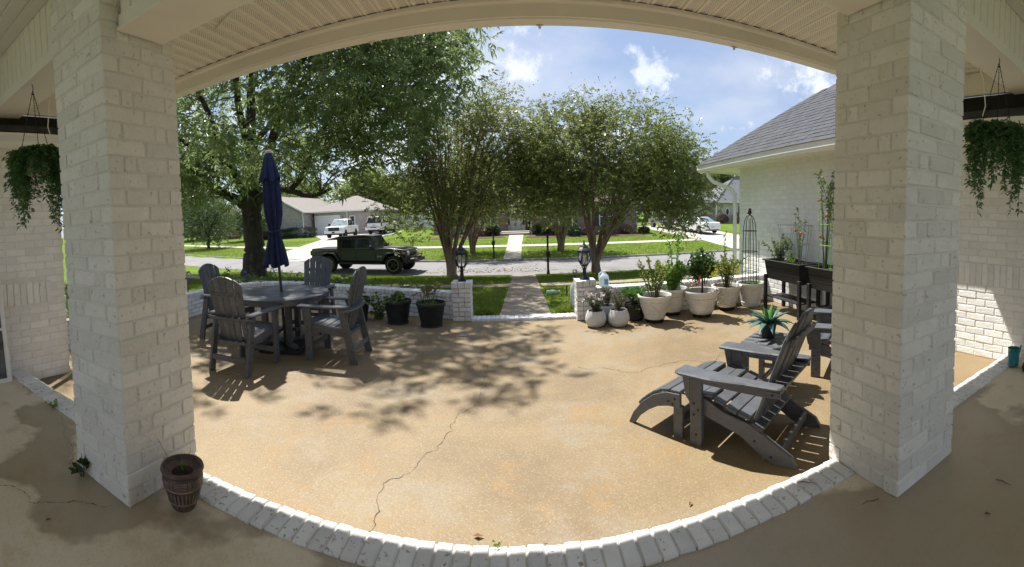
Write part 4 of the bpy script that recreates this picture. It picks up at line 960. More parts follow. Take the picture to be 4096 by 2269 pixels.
for k_, (y, lb) in enumerate(((5.65,'thin wire plant cage at left end of the first planter'),(5.2,'thin wire plant cage at right end of the first planter'))):
    w = thing('wire_cage', lb, 'plant support', (4.14,y,GP+.82), 0, 'wire cages')
    for i in range(4): a = i*math.pi/2+.3; MB().tube([(.05*math.cos(a),.05*math.sin(a),-.08),(.16*math.cos(a),.16*math.sin(a),.62)], .0028, 4).build('upright', GWIRE, w)
    for z, r in ((.62,.16),(.33,.11),(.1,.075)): MB().tube([(r*math.cos(q*math.pi/8), r*math.sin(q*math.pi/8), z) for q in range(17)], .0028, 4, cap=False).build('ring', GWIRE, w)
# ================================================================== VEHICLES
TYRE = mat('tyre_rubber', (.014,.014,.014), (.024,.023,.022), rough=.85, scale=20); RIMK = mat('dark_rim', (.03,.03,.03), rough=.4, metal=.6); RIMS = mat('silver_rim', (.42,.42,.43), rough=.3, metal=.8)
GLD = mat('tinted_glass', (.012,.014,.014), (.02,.024,.024), rough=.08, spec=.5); CHROME = mat('bright_chrome', (.55,.55,.56), rough=.15, metal=1); REDL = mat('tail_red', (.30,.012,.012), rough=.2, coat=.6); LENS = mat('lamp_lens', (.62,.64,.66), rough=.1, coat=.8); AMB = mat('amber_lens', (.55,.16,.02), rough=.2, coat=.5)
CWHITE = mat('white_car_paint', (.74,.75,.75), (.72,.73,.73), rough=.3, coat=.7, scale=2); CSILV = mat('silver_car_paint', (.36,.37,.38), rough=.3, coat=.6, metal=.3); JGREEN = mat('sarge_green_paint', (.030,.033,.027), (.034,.037,.030), rough=.32, coat=.9, scale=2)
SOFT = mat('black_canvas_top', (.020,.020,.021), (.027,.027,.028), rough=.85, scale=8, bump=.2, bscale=200); PLATE = mat('plate', (.6,.62,.6), (.45,.5,.5), scale=30); UND = mat('underbody', (.010,.010,.010), rough=.9)
def arc(cx, cz, r, a0, a1, n=9): return [(cx+r*math.cos(a0+(a1-a0)*i/n), cz+r*math.sin(a0+(a1-a0)*i/n)) for i in range(n+1)]
def lower_poly(top, xf, xr, zb, axles, zw, ra):
    P = list(top) + [(xf,zb)]
    for ax in axles:
        d = math.asin(max(-1,min(1,(zb-zw)/ra))); P += arc(ax, zw, ra, d, math.pi-d)
    return P + [(xr,zb)]
def cabin(t, prof, zb, zt, wb, wt, m, name='cabin', bev=.04):
    def hw(z): return wb+(wt-wb)*(z-zb)/(zt-zb)
    n = len(prof); V = [(x,-hw(z),z) for x, z in prof] + [(x,hw(z),z) for x, z in prof]
    Fs = [tuple(range(n)), tuple(range(2*n-1,n-1,-1))] + [(i,i+n,(i+1)%n+n,(i+1)%n) for i in range(n)]
    MB().add(V, Fs).build(name, m, t, bev=bev, seg=2, smooth=35); return hw
def side_glass(t, polys, hw, m=GLD, sides=(-1,1)):
    for s in sides:
        for P in polys:
            n = len(P); V = [(x, s*(hw(z)+.006), z) for x, z in P] + [(x, s*(hw(z)-.02), z) for x, z in P]
            Fs = [tuple(range(n)), tuple(range(2*n-1,n-1,-1))] + [(i,i+n,(i+1)%n+n,(i+1)%n) for i in range(n)]
            MB().add(V, Fs if s < 0 else [tuple(reversed(f)) for f in Fs]).build('side_window', m, t)
def end_glass(t, a, b, hw, name, m=GLD, ins=.07):
    """glass on the sloping end between profile points a (low) and b (high)"""
    A = Vector((a[0],0,a[1])); B = Vector((b[0],0,b[1])); d = (B-A); nn = Vector((d.z,0,-d.x)).normalized()
    if nn.x*(1 if name == 'windscreen' else -1) < 0: nn = -nn
    p = A+d*.08; q = B-d*.08; V = []
    for o in (.012,-.02):
        for P, s in ((p,-1),(p,1),(q,1),(q,-1)): V.append((P.x+nn.x*o, s*(hw(P.z)-ins), P.z+nn.z*o))
    MB().add(V, [(0,1,2,3),(7,6,5,4),(0,4,5,1),(1,5,6,2),(2,6,7,3),(3,7,4,0)]).build(name, m, t)
def wheels(t, axles, hy, r, w, rim, spokes=5, cal=None):
    for ax in axles:
        for s in (-1,1):
            M = T3(ax, s*(hy-w/2), r) @ RX(-s*math.pi/2)
            o = MB().lathe([(r*.62,-w/2),(r*.93,-w/2),(r,-w/2+.03),(r,w/2-.03),(r*.93,w/2),(r*.64,w/2),(r*.60,w/2-.02),(r*.60,-w/2)], 28, M, cap=False).build('tyre', TYRE, t, smooth=40)
            MB().lathe([(r*.64,w/2-.012),(r*.60,w/2-.006),(r*.58,w/2-.03),(r*.56,w/2-.07)], 28, M, cap=False).build('rim', CHROME if spokes == 8 else rim, o, smooth=40)
            MB().lathe([(r*.58,-w/2),(r*.58,w/2-.10)], 20, M).build('hub', UND, o)
            b = MB()
            for k_ in range(spokes): b.box((r*.32,0,w/2-.045),(r*.54,r*.15,.03), M @ RZ(2*math.pi*k_/spokes))
            b.lathe([(r*.14,w/2-.06),(r*.14,w/2-.02),(r*.08,w/2-.015)], 12, M); b.build('spokes', rim, o)
            if cal: MB().box((0,0,0),(.09,.20,.05), M @ T3(r*.40,0,w/2-.075)).build('caliper', cal, o)
def trim(t, name, c, d, m, bev=.01, M=None): return MB().box(c, d, M).build(name, m, t, bev=bev, seg=2)
def text_obj(name, body, size, m, parent, M, depth=.002):
    cu = bpy.data.curves.new(name, 'FONT'); cu.body = body; cu.size = size; cu.extrude = depth; cu.align_x = 'CENTER'; cu.align_y = 'CENTER'
    tmp = bpy.data.objects.new(name, cu); COL.objects.link(tmp); me = bpy.data.meshes.new_from_object(tmp); bpy.data.objects.remove(tmp)
    me.materials.clear(); me.materials.append(m); o = obj(name, me, None, parent); o.matrix_local = M; return o
# dark green pickup with black soft top
JP = thing('pickup_truck', 'dark green off-road pickup with black soft top parked on street', 'pickup truck', (-6.87,18.5,gz(-6.8,18.5)+.03), -.12); JP.scale = (.95,.95,.95)
AX = (1.73,-1.73); zw = .41
low = lower_poly([(-2.80,1.12),(-1.22,1.12),(.86,1.12),(.98,1.17),(1.6,1.16),(2.28,1.09),(2.34,1.0)], 2.34, -2.80, .56, AX, zw, .56)
MB().prism(low, -.80, .80, 'y').build('body', JGREEN, JP, bev=.03, seg=2, smooth=35)
MB().box((-.1,0,.50),(4.6,1.3,.22)).build('underbody', UND, JP)
hw = cabin(JP, [(-1.25,1.12),(.80,1.12),(.52,1.70),(-1.22,1.70)], 1.12, 1.70, .79, .66, JGREEN, 'cab')
MB().add([(-1.30,-.70,1.10),(-1.30,.70,1.10),(.50,-.67,1.695),(.50,.67,1.695),(-1.26,-.68,1.74),(-1.26,.68,1.74),(.1,-.66,1.79),(.1,.66,1.79),(.56,-.64,1.74),(.56,.64,1.74),(-1.24,-.66,1.695),(-1.24,.66,1.695)],
    [(0,4,5,1),(4,6,7,5),(6,8,9,7),(8,2,3,9),(10,2,8,6,4),(11,5,7,9,3),(0,10,4),(1,5,11),(0,1,11,10),(10,11,3,2)]).build('soft_top', SOFT, JP, smooth=30)
for s in (-1,1):
    MB().prism([(-1.28,1.14),(-1.10,1.14),(-1.06,1.66),(-1.26,1.66)], s*.765-.02, s*.765+.02, 'y').build('soft_top_side', SOFT, JP)
side_glass(JP, [[(-1.02,1.19),(-.30,1.19),(-.32,1.60),(-.96,1.60)],[(-.18,1.19),(.58,1.19),(.42,1.60),(-.18,1.60)]], hw)
end_glass(JP, (.80,1.14), (.52,1.70), hw, 'windscreen'); 
trim(JP, 'bed_cover', (-2.03,0,1.145), (1.52,1.52,.05), SOFT, .02); trim(JP, 'tailgate', (-2.815,0,.86), (.03,1.42,.46), JGREEN)
for s in (-1,1):
    for k_, ax in enumerate(AX):
        a = arc(ax, zw, .545, .20, math.pi-.30, 10) if k_ == 0 else arc(ax, zw, .545, .30, math.pi-.20, 10); b = arc(ax, zw, .645, .16, math.pi-.25, 10) if k_ == 0 else arc(ax, zw, .645, .25, math.pi-.16, 10)
        b = [(x, min(z, zw+.56)) for x, z in b]
        MB().prism(a+b[::-1], s*.93-.0, s*.72, 'y').build('fender', BLACKP, JP, bev=.02)
    trim(JP, 'rock_rail', (0,s*.87,.47), (2.3,.13,.08), BLACKP, .02)
    trim(JP, 'mirror', (.66,s*.98,1.23), (.09,.16,.17), BLACKP, .03); trim(JP, 'mirror_arm', (.68,s*.86,1.18), (.05,.14,.04), BLACKP)
    for x, z in ((-.88,1.04),(-.05,1.04)): trim(JP, 'door_handle', (x,s*.815,z), (.17,.03,.035), BLACKP, .01)
    for x0, x1 in ((-1.08,-1.08),(-.24,-.24),(.80,.80)): trim(JP, 'door_seam', (x0,s*.803,.84), (.012,.006,.54), UND, 0)
    trim(JP, 'door_seam', (-.14,s*.803,.60), (1.88,.006,.012), UND, 0)
    for x in (-.22,.83): [trim(JP, 'hinge', (x,s*.815,z), (.11,.02,.035), BLACKP, .005) for z in (.72,1.02)]
    trim(JP, 'tail_light', (-2.83,s*.74,.95), (.07,.14,.24), mat('smoked_red',(.05,.008,.008),rough=.2,coat=.6), .02)
    MB().lathe([(.10,0),(.10,.03),(.085,.045),(0,.05)], 20, T3(2.345,s*.58,.92) @ RY(math.pi/2)).build('headlight', LENS, JP, smooth=40)
    trim(JP, 'turn_signal', (2.26,s*.86,.93), (.10,.06,.06), AMB, .01)
for i in range(7): trim(JP, 'grille_slot', (2.348,-.345+i*.115,.94), (.012,.06,.27), UND, .004)
for i in range(8): trim(JP, 'grille_bar', (2.352,-.4025+i*.115,.94), (.014,.04,.30), JGREEN, .005)
trim(JP, 'hood_bulge', (1.55,0,1.17), (1.1,.75,.06), JGREEN, .03); trim(JP, 'front_bumper', (2.58,0,.60), (.26,1.45,.18), BLACKP, .03); trim(JP, 'rear_bumper', (-2.87,0,.56), (.14,1.6,.16), BLACKP, .03)
MB().tube([(2.60,-.42,.68),(2.68,-.38,.84),(2.68,.38,.84),(2.60,.42,.68)], .025, 8).build('bumper_hoop', BLACKP, JP, smooth=1); trim(JP, 'winch', (2.62,0,.70), (.16,.5,.10), UND, .02)
for s in (-1,1): trim(JP, 'tow_hook', (2.72,s*.5,.62), (.10,.03,.05), CHROME, .008)
wheels(JP, AX, .925, zw, .27, RIMK, 5, None)
MB().lathe([(.265,0),(.28,.006),(.275,.010),(.262,.006)], 28, T3(1.73,-.928,zw) @ RX(math.pi/2), cap=False).build('rim_ring', mat('bronze_ring',(.42,.33,.18),rough=.3,metal=.8), JP, smooth=1); MB().lathe([(.265,0),(.28,.006),(.275,.010),(.262,.006)], 28, T3(-1.73,-.928,zw) @ RX(math.pi/2), cap=False).build('rim_ring', MATS['bronze_ring'], JP, smooth=1)
trim(JP, 'brake_caliper', (-1.60,-.90,zw), (.08,.03,.24), mat('yellow_paint',(.75,.42,.01),rough=.4), .02)
text_obj('badge_lettering', 'Jeep', .15, mat('badge_grey',(.45,.45,.45),rough=.4), JP, T3(1.02,-.806,.80) @ RX(math.pi/2))
# white pickup facing the street
FT = thing('pickup_truck', 'white full-size pickup parked nose out by garage door', 'pickup truck', (-17.95,41.0,gz(-17.9,40.8)+.035), -1.47)
AX = (1.84,-1.84); zw = .40
low = lower_poly([(-2.85,1.20),(-.80,1.20),(1.05,1.22),(1.15,1.24),(2.62,1.14),(2.80,1.06),(2.86,.9)], 2.86, -2.85, .48, AX, zw, .50)
MB().prism(low, -.97, .97, 'y').build('body', CWHITE, FT, bev=.05, seg=2, smooth=35); MB().box((0,0,.45),(4.9,1.6,.2)).build('underbody', UND, FT)
hw = cabin(FT, [(-.98,1.20),(1.15,1.20),(.42,1.90),(-.86,1.92)], 1.20, 1.92, .94, .72, CWHITE, 'cab')
side_glass(FT, [[(-.82,1.27),(-.12,1.27),(-.12,1.78),(-.76,1.78)],[(-.02,1.27),(.88,1.27),(.42,1.78),(-.02,1.78)]], hw); end_glass(FT, (1.15,1.22), (.42,1.90), hw, 'windscreen', mat('screen_glass',(.20,.26,.28),(.42,.48,.50),rough=.08,scale=2.5,coat=.7)); end_glass(FT, (-.98,1.22), (-.86,1.92), hw, 'rear_window')
trim(FT, 'grille', (2.865,0,.93), (.03,1.15,.36), mat('dark_grille',(.03,.03,.032),rough=.4), .02)
for z in (.80,.88,.96,1.04): trim(FT, 'grille_bar', (2.885,0,z), (.015,1.05,.022), BLACKP, .004)
MB().lathe([(.09,0),(.09,.02),(.08,.03)], 20, T3(2.882,0,.95) @ RY(math.pi/2) @ Matrix.Diagonal((.45,1.1,1,1))).build('badge', mat('badge_blue',(.03,.07,.22),rough=.3), FT, smooth=40)
text_obj('badge_lettering', 'Ford', .07, CHROME, FT, T3(2.914,0,.95) @ RZ(math.pi/2) @ RX(math.pi/2))
for s in (-1,1):
    trim(FT, 'headlight', (2.81,s*.76,.97), (.16,.30,.26), LENS, .03); trim(FT, 'fog_lamp', (2.90,s*.72,.60), (.05,.16,.09), LENS, .01); trim(FT, 'mirror', (.95,s*1.12,1.36), (.12,.22,.26), BLACKP, .03)
    for x in (-.72,.2): trim(FT, 'door_handle', (x,s*.98,1.06), (.2,.03,.04), CWHITE, .01)
    for x in (-.95,-.05,1.02): trim(FT, 'door_seam', (x,s*.972,.85), (.012,.006,.66), UND, 0)
    trim(FT, 'tail_light', (-2.86,s*.88,.95), (.06,.16,.4), REDL, .02); trim(FT, 'running_board', (0,s*.95,.42), (2.4,.16,.06), BLACKP, .02)
trim(FT, 'bumper', (2.93,0,.62), (.20,1.98,.26), CWHITE, .05); trim(FT, 'lower_valance', (2.90,0,.44), (.16,1.8,.14), BLACKP, .03); trim(FT, 'plate', (3.04,0,.60), (.01,.30,.15), BLACKP, 0)
wheels(FT, AX, .985, zw, .27, RIMK, 6)
# white SUV seen from behind
SV = thing('suv', 'white SUV parked on driveway with its tailgate to the street', 'SUV', (-14.75,44.75,gz(-14.8,44.5)+.035), 1.52)
AX = (1.48,-1.48); zw = .39
low = lower_poly([(-2.52,1.15),(-2.40,1.18),(1.02,1.14),(2.3,1.06),(2.5,.9)], 2.52, -2.52, .45, AX, zw, .47)
MB().prism(low, -.97, .97, 'y').build('body', CWHITE, SV, bev=.06, seg=2, smooth=35); MB().box((0,0,.42),(4.4,1.6,.2)).build('underbody', UND, SV)
hw = cabin(SV, [(-2.47,1.12),(1.15,1.12),(.40,1.86),(-2.20,1.88)], 1.12, 1.88, .95, .76, CWHITE, 'cabin')
side_glass(SV, [[(-2.10,1.22),(-1.30,1.22),(-1.28,1.72),(-1.98,1.72)],[(-1.18,1.22),(-.42,1.22),(-.42,1.72),(-1.16,1.72)],[(-.32,1.22),(.78,1.22),(.36,1.72),(-.32,1.72)]], hw); end_glass(SV, (-2.47,1.14), (-2.20,1.88), hw, 'rear_window'); end_glass(SV, (1.15,1.14), (.40,1.86), hw, 'windscreen')
trim(SV, 'rear_bumper', (-2.58,0,.62), (.2,1.96,.24), CWHITE, .05); trim(SV, 'bumper_step', (-2.69,0,.72), (.02,.7,.07), BLACKP, .01); trim(SV, 'plate', (-2.545,0,.98), (.012,.32,.16), PLATE, 0); trim(SV, 'lower_valance', (-2.56,0,.46), (.16,1.5,.1), BLACKP, .02)
for s in (-1,1):
    trim(SV, 'tail_light', (-2.50,s*.87,1.05), (.10,.15,.46), REDL, .03); trim(SV, 'mirror', (.86,s*1.08,1.28), (.12,.2,.18), BLACKP, .03); trim(SV, 'roof_rail', (-.9,s*.66,1.90), (2.2,.04,.04), BLACKP, .01)
    for x in (-1.2,-.35,.95): trim(SV, 'door_seam', (x,s*.972,.80), (.012,.006,.62), UND, 0)
    for x in (-1.05,-.2): trim(SV, 'door_handle', (x,s*.98,1.02), (.2,.03,.04), CWHITE, .01)
trim(SV, 'tailgate_seam', (-2.525,0,.80), (.006,1.5,.012), UND, 0)
wheels(SV, AX, .98, zw, .27, RIMS, 6)
# white sedan on the right drive
SD = thing('sedan', 'white sedan parked on the right driveway, rear to the street', 'sedan', (16.15,35.5,gz(16.1,35.3)+.035), 1.66)
AX = (1.42,-1.42); zw = .335
low = lower_poly([(-2.36,.92),(-2.20,1.0),(-1.45,1.02),(.9,.94),(2.0,.80),(2.32,.62)], 2.36, -2.34, .26, AX, zw, .385)
MB().prism(low, -.88, .88, 'y').build('body', CWHITE, SD, bev=.09, seg=3, smooth=40); MB().box((0,0,.30),(4.0,1.5,.16)).build('underbody', UND, SD)
hw = cabin(SD, [(-1.78,.96),(1.02,.92),(.28,1.40),(-.25,1.45),(-.75,1.44)], .95, 1.45, .83, .58, CWHITE, 'cabin', .05)
side_glass(SD, [[(-1.22,1.02),(-.45,1.01),(-.45,1.36),(-.78,1.36)],[(-.36,1.01),(.68,.99),(.26,1.33),(-.36,1.37)]], hw); end_glass(SD, (-1.78,.98), (-.75,1.44), hw, 'rear_window', mat('rear_glass',(.12,.20,.20),(.24,.34,.34),rough=.08,scale=3,coat=.7)); end_glass(SD, (1.02,.93), (.28,1.40), hw, 'windscreen')
for s in (-1,1):
    trim(SD, 'tail_light', (-2.27,s*.66,.84), (.16,.40,.13), REDL, .04); trim(SD, 'mirror', (.72,s*.95,1.03), (.12,.16,.12), CWHITE, .03); trim(SD, 'exhaust', (-2.38,s*.5,.28), (.08,.09,.05), CHROME, .015); trim(SD, 'headlight', (2.14,s*.66,.70), (.3,.3,.14), LENS, .04)
    for x in (-1.15,-.40,.75): trim(SD, 'door_seam', (x,s*.882,.66), (.012,.006,.58), UND, 0)
trim(SD, 'rear_bumper', (-2.36,0,.50), (.12,1.68,.28), CWHITE, .06); trim(SD, 'plate', (-2.425,0,.56), (.01,.30,.15), PLATE, 0); trim(SD, 'badge', (-2.345,0,.86), (.02,.10,.05), CHROME, .01); trim(SD, 'lower_valance', (-2.36,0,.33), (.1,1.3,.08), BLACKP, .02)
wheels(SD, AX, .89, zw, .22, RIMS, 7)
# grey pickup behind the tree
GT = thing('pickup_truck', 'silver pickup mostly hidden behind right tree, ahead of sedan', 'pickup truck', (15.3,41.3,gz(15.3,41)+.035), 1.70)
AX = (1.84,-1.84); zw = .42
low = lower_poly([(-2.85,1.20),(1.15,1.24),(2.62,1.14),(2.86,.9)], 2.86, -2.85, .50, AX, zw, .52)
MB().prism(low, -.97, .97, 'y').build('body', CSILV, GT, bev=.05, seg=2, smooth=35); hw = cabin(GT, [(-.98,1.20),(1.15,1.20),(.42,1.90),(-.86,1.92)], 1.20, 1.92, .94, .72, CSILV, 'cab')
side_glass(GT, [[(-.82,1.27),(-.12,1.27),(-.12,1.78),(-.76,1.78)],[(-.02,1.27),(.88,1.27),(.42,1.78),(-.02,1.78)]], hw); end_glass(GT, (-.98,1.22), (-.86,1.92), hw, 'rear_window'); wheels(GT, AX, .985, zw, .27, RIMS, 6)
trim(GT, 'rear_bumper', (-2.92,0,.62), (.16,1.9,.2), CHROME, .03)
for s in (-1,1): trim(GT, 'tail_light', (-2.86,s*.88,.95), (.06,.16,.4), REDL, .02)
# ================================================================== FAR HOUSES
def brickmat(name, a, b, mo, sc=1):
    m = bpy.data.materials.new(name); m.use_nodes = True; t = m.node_tree; n = t.nodes; b_ = n['Principled BSDF']; b_.inputs['Roughness'].default_value = .9
    g = n.new('ShaderNodeNewGeometry'); s = n.new('ShaderNodeSeparateXYZ'); t.links.new(g.outputs['Position'], s.inputs[0]); ad = n.new('ShaderNodeMath'); ad.operation = 'ADD'; t.links.new(s.outputs[0], ad.inputs[0]); t.links.new(s.outputs[1], ad.inputs[1])
    c = n.new('ShaderNodeCombineXYZ'); t.links.new(ad.outputs[0], c.inputs[0]); t.links.new(s.outputs[2], c.inputs[1])
    br = n.new('ShaderNodeTexBrick'); br.inputs['Color1'].default_value = (*a,1); br.inputs['Color2'].default_value = (*b,1); br.inputs['Mortar'].default_value = (*mo,1); br.inputs['Scale'].default_value = 1; br.inputs['Brick Width'].default_value = .24*sc; br.inputs['Row Height'].default_value = .085*sc; br.inputs['Mortar Size'].default_value = .010; br.inputs['Bias'].default_value = -.1
    t.links.new(c.outputs[0], br.inputs['Vector']); t.links.new(br.outputs['Color'], b_.inputs['Base Color']); return m
BR_G = brickmat('tan_grey_brick', (.42,.38,.34), (.28,.25,.23), (.5,.48,.45), 1.3); BR_R = brickmat('brown_brick', (.26,.165,.135), (.15,.105,.09), (.36,.32,.29), 1.3); BR_W = brickmat('cream_brick', (.56,.53,.47), (.50,.475,.42), (.46,.43,.38), 1.3)
ROOFT = mat('tan_shingle', (.30,.27,.25), (.23,.20,.185), rough=.95, scale=5, bump=.3, bscale=40, stretch=(1,1,4)); ROOFB = mat('brown_shingle', (.13,.09,.075), (.09,.065,.055), rough=.95, scale=5); METR = mat('grey_metal_roof', (.20,.20,.21), (.17,.17,.18), rough=.45, metal=.3, scale=1)
def hip(t, x0, x1, y0, y1, ze, zr, m, ov=.45):
    x0 -= ov; x1 += ov; y0 -= ov; y1 += ov; r = min((y1-y0)/2,(x1-x0)/2-.2); c = (y0+y1)/2
    MB().add([(x0,y0,ze),(x1,y0,ze),(x1,y1,ze),(x0,y1,ze),(x0+r,c,zr),(x1-r,c,zr)], [(0,1,5,4),(1,2,5),(2,3,4,5),(3,0,4),(3,2,1,0)]).build('roof', m, t)
    MB().box(((x0+x1)/2,y0-.04,ze-.02),(x1-x0,.10,.16)).build('gutter', WHITE, t)
    MB().box((x1+.02,(y0+y1)/2,ze-.03),(.06,y1-y0,.15)).build('fascia', WHITE, t); MB().box((x0-.02,(y0+y1)/2,ze-.03),(.06,y1-y0,.15)).build('fascia', WHITE, t)
def window(t, x, y, z, w, h, m=GLD, nx=2, nz=2, ny=-1):
    f = MB().box((x,y-.03,z),(w+.14,.08,h+.14)).build('window', WHITE, t)
    for i in range(nx):
        for j in range(nz): MB().box((x-w/2+w*(i+.5)/nx, y-.075, z-h/2+h*(j+.5)/nz),(w/nx-.05,.02,h/nz-.05)).build('pane', m, f)
H1 = thing('far_house', 'tan brick house with white garage door across the street', 'house')
MB().box((-20.4,52.0,1.2),(7.6,10.6,2.9)).build('wall', BR_G, H1); MB().box((-28.5,50.5,1.2),(7.9,12,2.9)).build('wall', BR_G, H1)
hip(H1, -24.6, -16.6, 46.7, 57.3, 2.72, 4.75, ROOFT); 
MB().add([(-33,44.0,2.72),(-24.1,44.0,2.72),(-28.5,44.0,5.0),(-33,57,2.72),(-24.1,57,2.72),(-28.5,57,5.0)], [(0,2,5,3),(1,4,5,2),(3,5,4)]).build('gable_roof', ROOFT, H1); MB().add([(-32.4,44.48,2.6),(-24.55,44.48,2.6),(-28.5,44.48,4.75)], [(0,1,2)]).build('gable_wall', BR_G, H1)
MB().add([(-24.1,43.95,2.60),(-28.5,43.95,4.9),(-28.5,43.95,5.1),(-24.0,43.95,2.78),(-24.1,44.05,2.60),(-28.5,44.05,4.9),(-28.5,44.05,5.1),(-24.0,44.05,2.78)], [(0,1,2,3),(7,6,5,4),(0,4,5,1),(3,2,6,7),(0,3,7,4)]).build('rake_board', WHITE, H1)
gd_ = MB().box((-22.35,46.66,1.02),(3.1,.06,2.25)).build('garage_door', CWHITE, H1)
for i in range(4):
    for j in range(4): MB().box((-22.35-1.14+i*.76,46.62,.22+j*.54),(.66,.03,.44)).build('door_panel', CWHITE, gd_, bev=.01)
MB().box((-22.35,46.63,2.2),(3.5,.1,.16)).build('garage_lintel', WHITE, H1); [MB().box((x,46.63,1.05),(.14,.1,2.3)).build('garage_jamb', WHITE, H1) for x in (-24.0,-20.7)]
for x in (-24.28,-20.35):
    w = MB().box((x,46.55,1.95),(.14,.14,.28)).build('wall_lamp', BLACK, H1); MB().box((x,46.53,1.95),(.09,.14,.17)).build('lamp_glass', LENS, w)
window(H1, -19.1, 46.7, 1.35, .55, 1.4, GLD, 1, 2); MB().tube([(-24.3,43.9,2.6),(-24.5,44.2,2.4),(-24.52,44.42,2.2),(-24.52,44.42,0)], .06, 6).build('downspout', WHITE, H1); MB().tube([(-19.6,46.2,2.6),(-19.7,46.5,2.5),(-19.7,46.62,.1)], .05, 6).build('downspout', WHITE, H1)
H2 = thing('far_house', 'brown brick house with white front door behind the crape myrtles', 'house')
MB().box((-4.6,45,1.1),(7.3,8,2.7)).build('wall', BR_R, H2); MB().box((5.9,42.0,1.1),(9.4,10,2.7)).build('wall', BR_R, H2); MB().box((-.1,46.0,1.1),(2.2,9,2.7)).build('wall', BR_R, H2)
hip(H2, -8.3, 10.7, 41.0, 49, 2.45, 4.6, ROOFB); hip(H2, 1.2, 10.6, 37.0, 46, 2.42, 4.5, ROOFB)
dr = MB().box((-.14,41.44,.92),(1.02,.08,2.1)).build('front_door', CWHITE, H2)
for i in range(2):
    for j, (z, h_) in enumerate(((.35,.55),(1.05,.6),(1.65,.38))): MB().box((-.14-.23+i*.46,41.38,z),(.36,.03,h_)).build('door_panel', CWHITE, dr, bev=.012)
for s in (-1,1):
    f = MB().box((-.14+s*.71,41.44,.92),(.36,.08,2.1)).build('sidelight', WHITE, H2); MB().box((-.14+s*.71,41.385,1.15),(.17,.03,1.3)).build('pane', GLD, f)
MB().box((-.14,41.42,2.05),(2.0,.12,.16)).build('door_head', WHITE, H2)
for k_ in range(2): MB().box((-.15,38.6+k_*.6,-.2+k_*.1),(2.7+.2*(1-k_),3.4-k_*1.1,.22)).build('porch_step', CONCF, H2); MB().box((-.15,36.88+k_*1.2,-.24+k_*.1),(2.9,.06,.16)).build('step_edge', BR_R, H2)
for x0, x1 in ((-3.6,-1.65),(1.2,3.2)): MB().box(((x0+x1)/2,37.6,.06),(x1-x0,.3,.62)).build('low_brick_wall', BR_R, H2)
for x in (-1.75,1.3): w = MB().box((x,37.6,.62),(.2,.2,.42)).build('pier_lamp', BLACK, H2); MB().box((x,37.48,.62),(.12,.06,.26)).build('lamp_glass', LENS, w)
for x, y in ((-3.2,41),(-6.2,41),(4.2,37),(7.8,37)): window(H2, x, y, 1.2, 1.1, 1.5); [MB().box((x+s*.82,y-.05,1.2),(.36,.06,1.6)).build('shutter', mat('dark_shutter',(.06,.05,.05)), H2) for s in (-1,1)]
MB().tube([(10.62,36.9,2.4),(10.66,36.9,-.35)], .06, 6).build('downspout', WHITE, H2)
H3 = thing('far_house', 'cream brick house with grey standing seam metal roof at right', 'house')
MB().box((34.6,57,1.3),(16,9.8,3.3)).build('wall', BR_W, H3); MB().box((24.75,57.6,1.3),(4,8,3.3)).build('wall', BR_W, H3)
ze, zr = 2.95, 6.6; x0, x1, y0, y1 = 26.0, 43.3, 51.5, 62.6; c = (y0+y1)/2; r = c-y0
MB().add([(x0,y0,ze),(x1,y0,ze),(x1,y1,ze),(x0,y1,ze),(x0+r,c,zr),(x1-r,c,zr)], [(0,1,5,4),(1,2,5),(2,3,4,5),(3,0,4)]).build('roof', METR, H3)
for i in range(30):
    x = x0+.3+i*.58
    if x > x1-.3: break
    t_ = min((x-x0)/r, (x1-x)/r, 1); MB().tube([(x,y0,ze+.02),(x,y0+r*t_,ze+(zr-ze)*t_+.02)], .035, 4).build('roof_seam', METR, H3)
for i in range(18):
    y = y0+.3+i*.6
    if y > y1-.3: break
    t_ = min((y-y0)/r, (y1-y)/r); MB().tube([(x0,y,ze+.02),(x0+r*t_,y,ze+(zr-ze)*t_+.02)], .035, 4).build('roof_seam', METR, H3)
MB().tube([(x0,y0,ze+.04),(x0+r,c,zr+.05)], .10, 5).build('hip_cap', METR, H3); MB().tube([(x0+r,c,zr+.04),(x1-r,c,zr+.04)], .10, 5).build('ridge_cap', METR, H3)
MB().add([(22.4,53.2,ze),(26.9,53.2,ze),(26.9,62,ze),(22.4,62,ze),(24.6,56,4.5),(24.6,60,4.5),(29,57,4.6)], [(0,1,6,4),(0,4,5,3),(4,6,5),(1,2,6),(2,3,5,6)]).build('side_roof', METR, H3)
MB().box(((x0+x1)/2,y0-.05,ze-.05),(x1-x0,.12,.16)).build('gutter', WHITE, H3); MB().box((24.5,53.15,ze-.05),(4.2,.12,.16)).build('gutter', WHITE, H3); MB().tube([(22.9,53.3,2.8),(23.0,53.5,2.6),(23.0,53.52,.2)], .07, 6).build('downspout', WHITE, H3); MB().tube([(26.1,52.0,2.8),(26.3,52.06,2.5),(26.3,52.06,.2)], .07, 6).build('downspout', WHITE, H3)
f = MB().lathe([(.5,0),(.5,.06),(.38,.06)], 24, T3(28.0,52.08,1.6) @ RX(math.pi/2) @ Matrix.Diagonal((.6,1.1,1,1))).build('oval_window', WHITE, H3, smooth=40); MB().lathe([(.40,.07),(.0,.075)], 24, T3(28.0,52.08,1.6) @ RX(math.pi/2) @ Matrix.Diagonal((.55,1.05,1,1))).build('pane', GLD, f)
window(H3, 30.2, 52.1, 1.45, 1.0, 1.9, GLD, 1, 2); window(H3, 33.5, 52.1, 1.45, 1.4, 1.7)
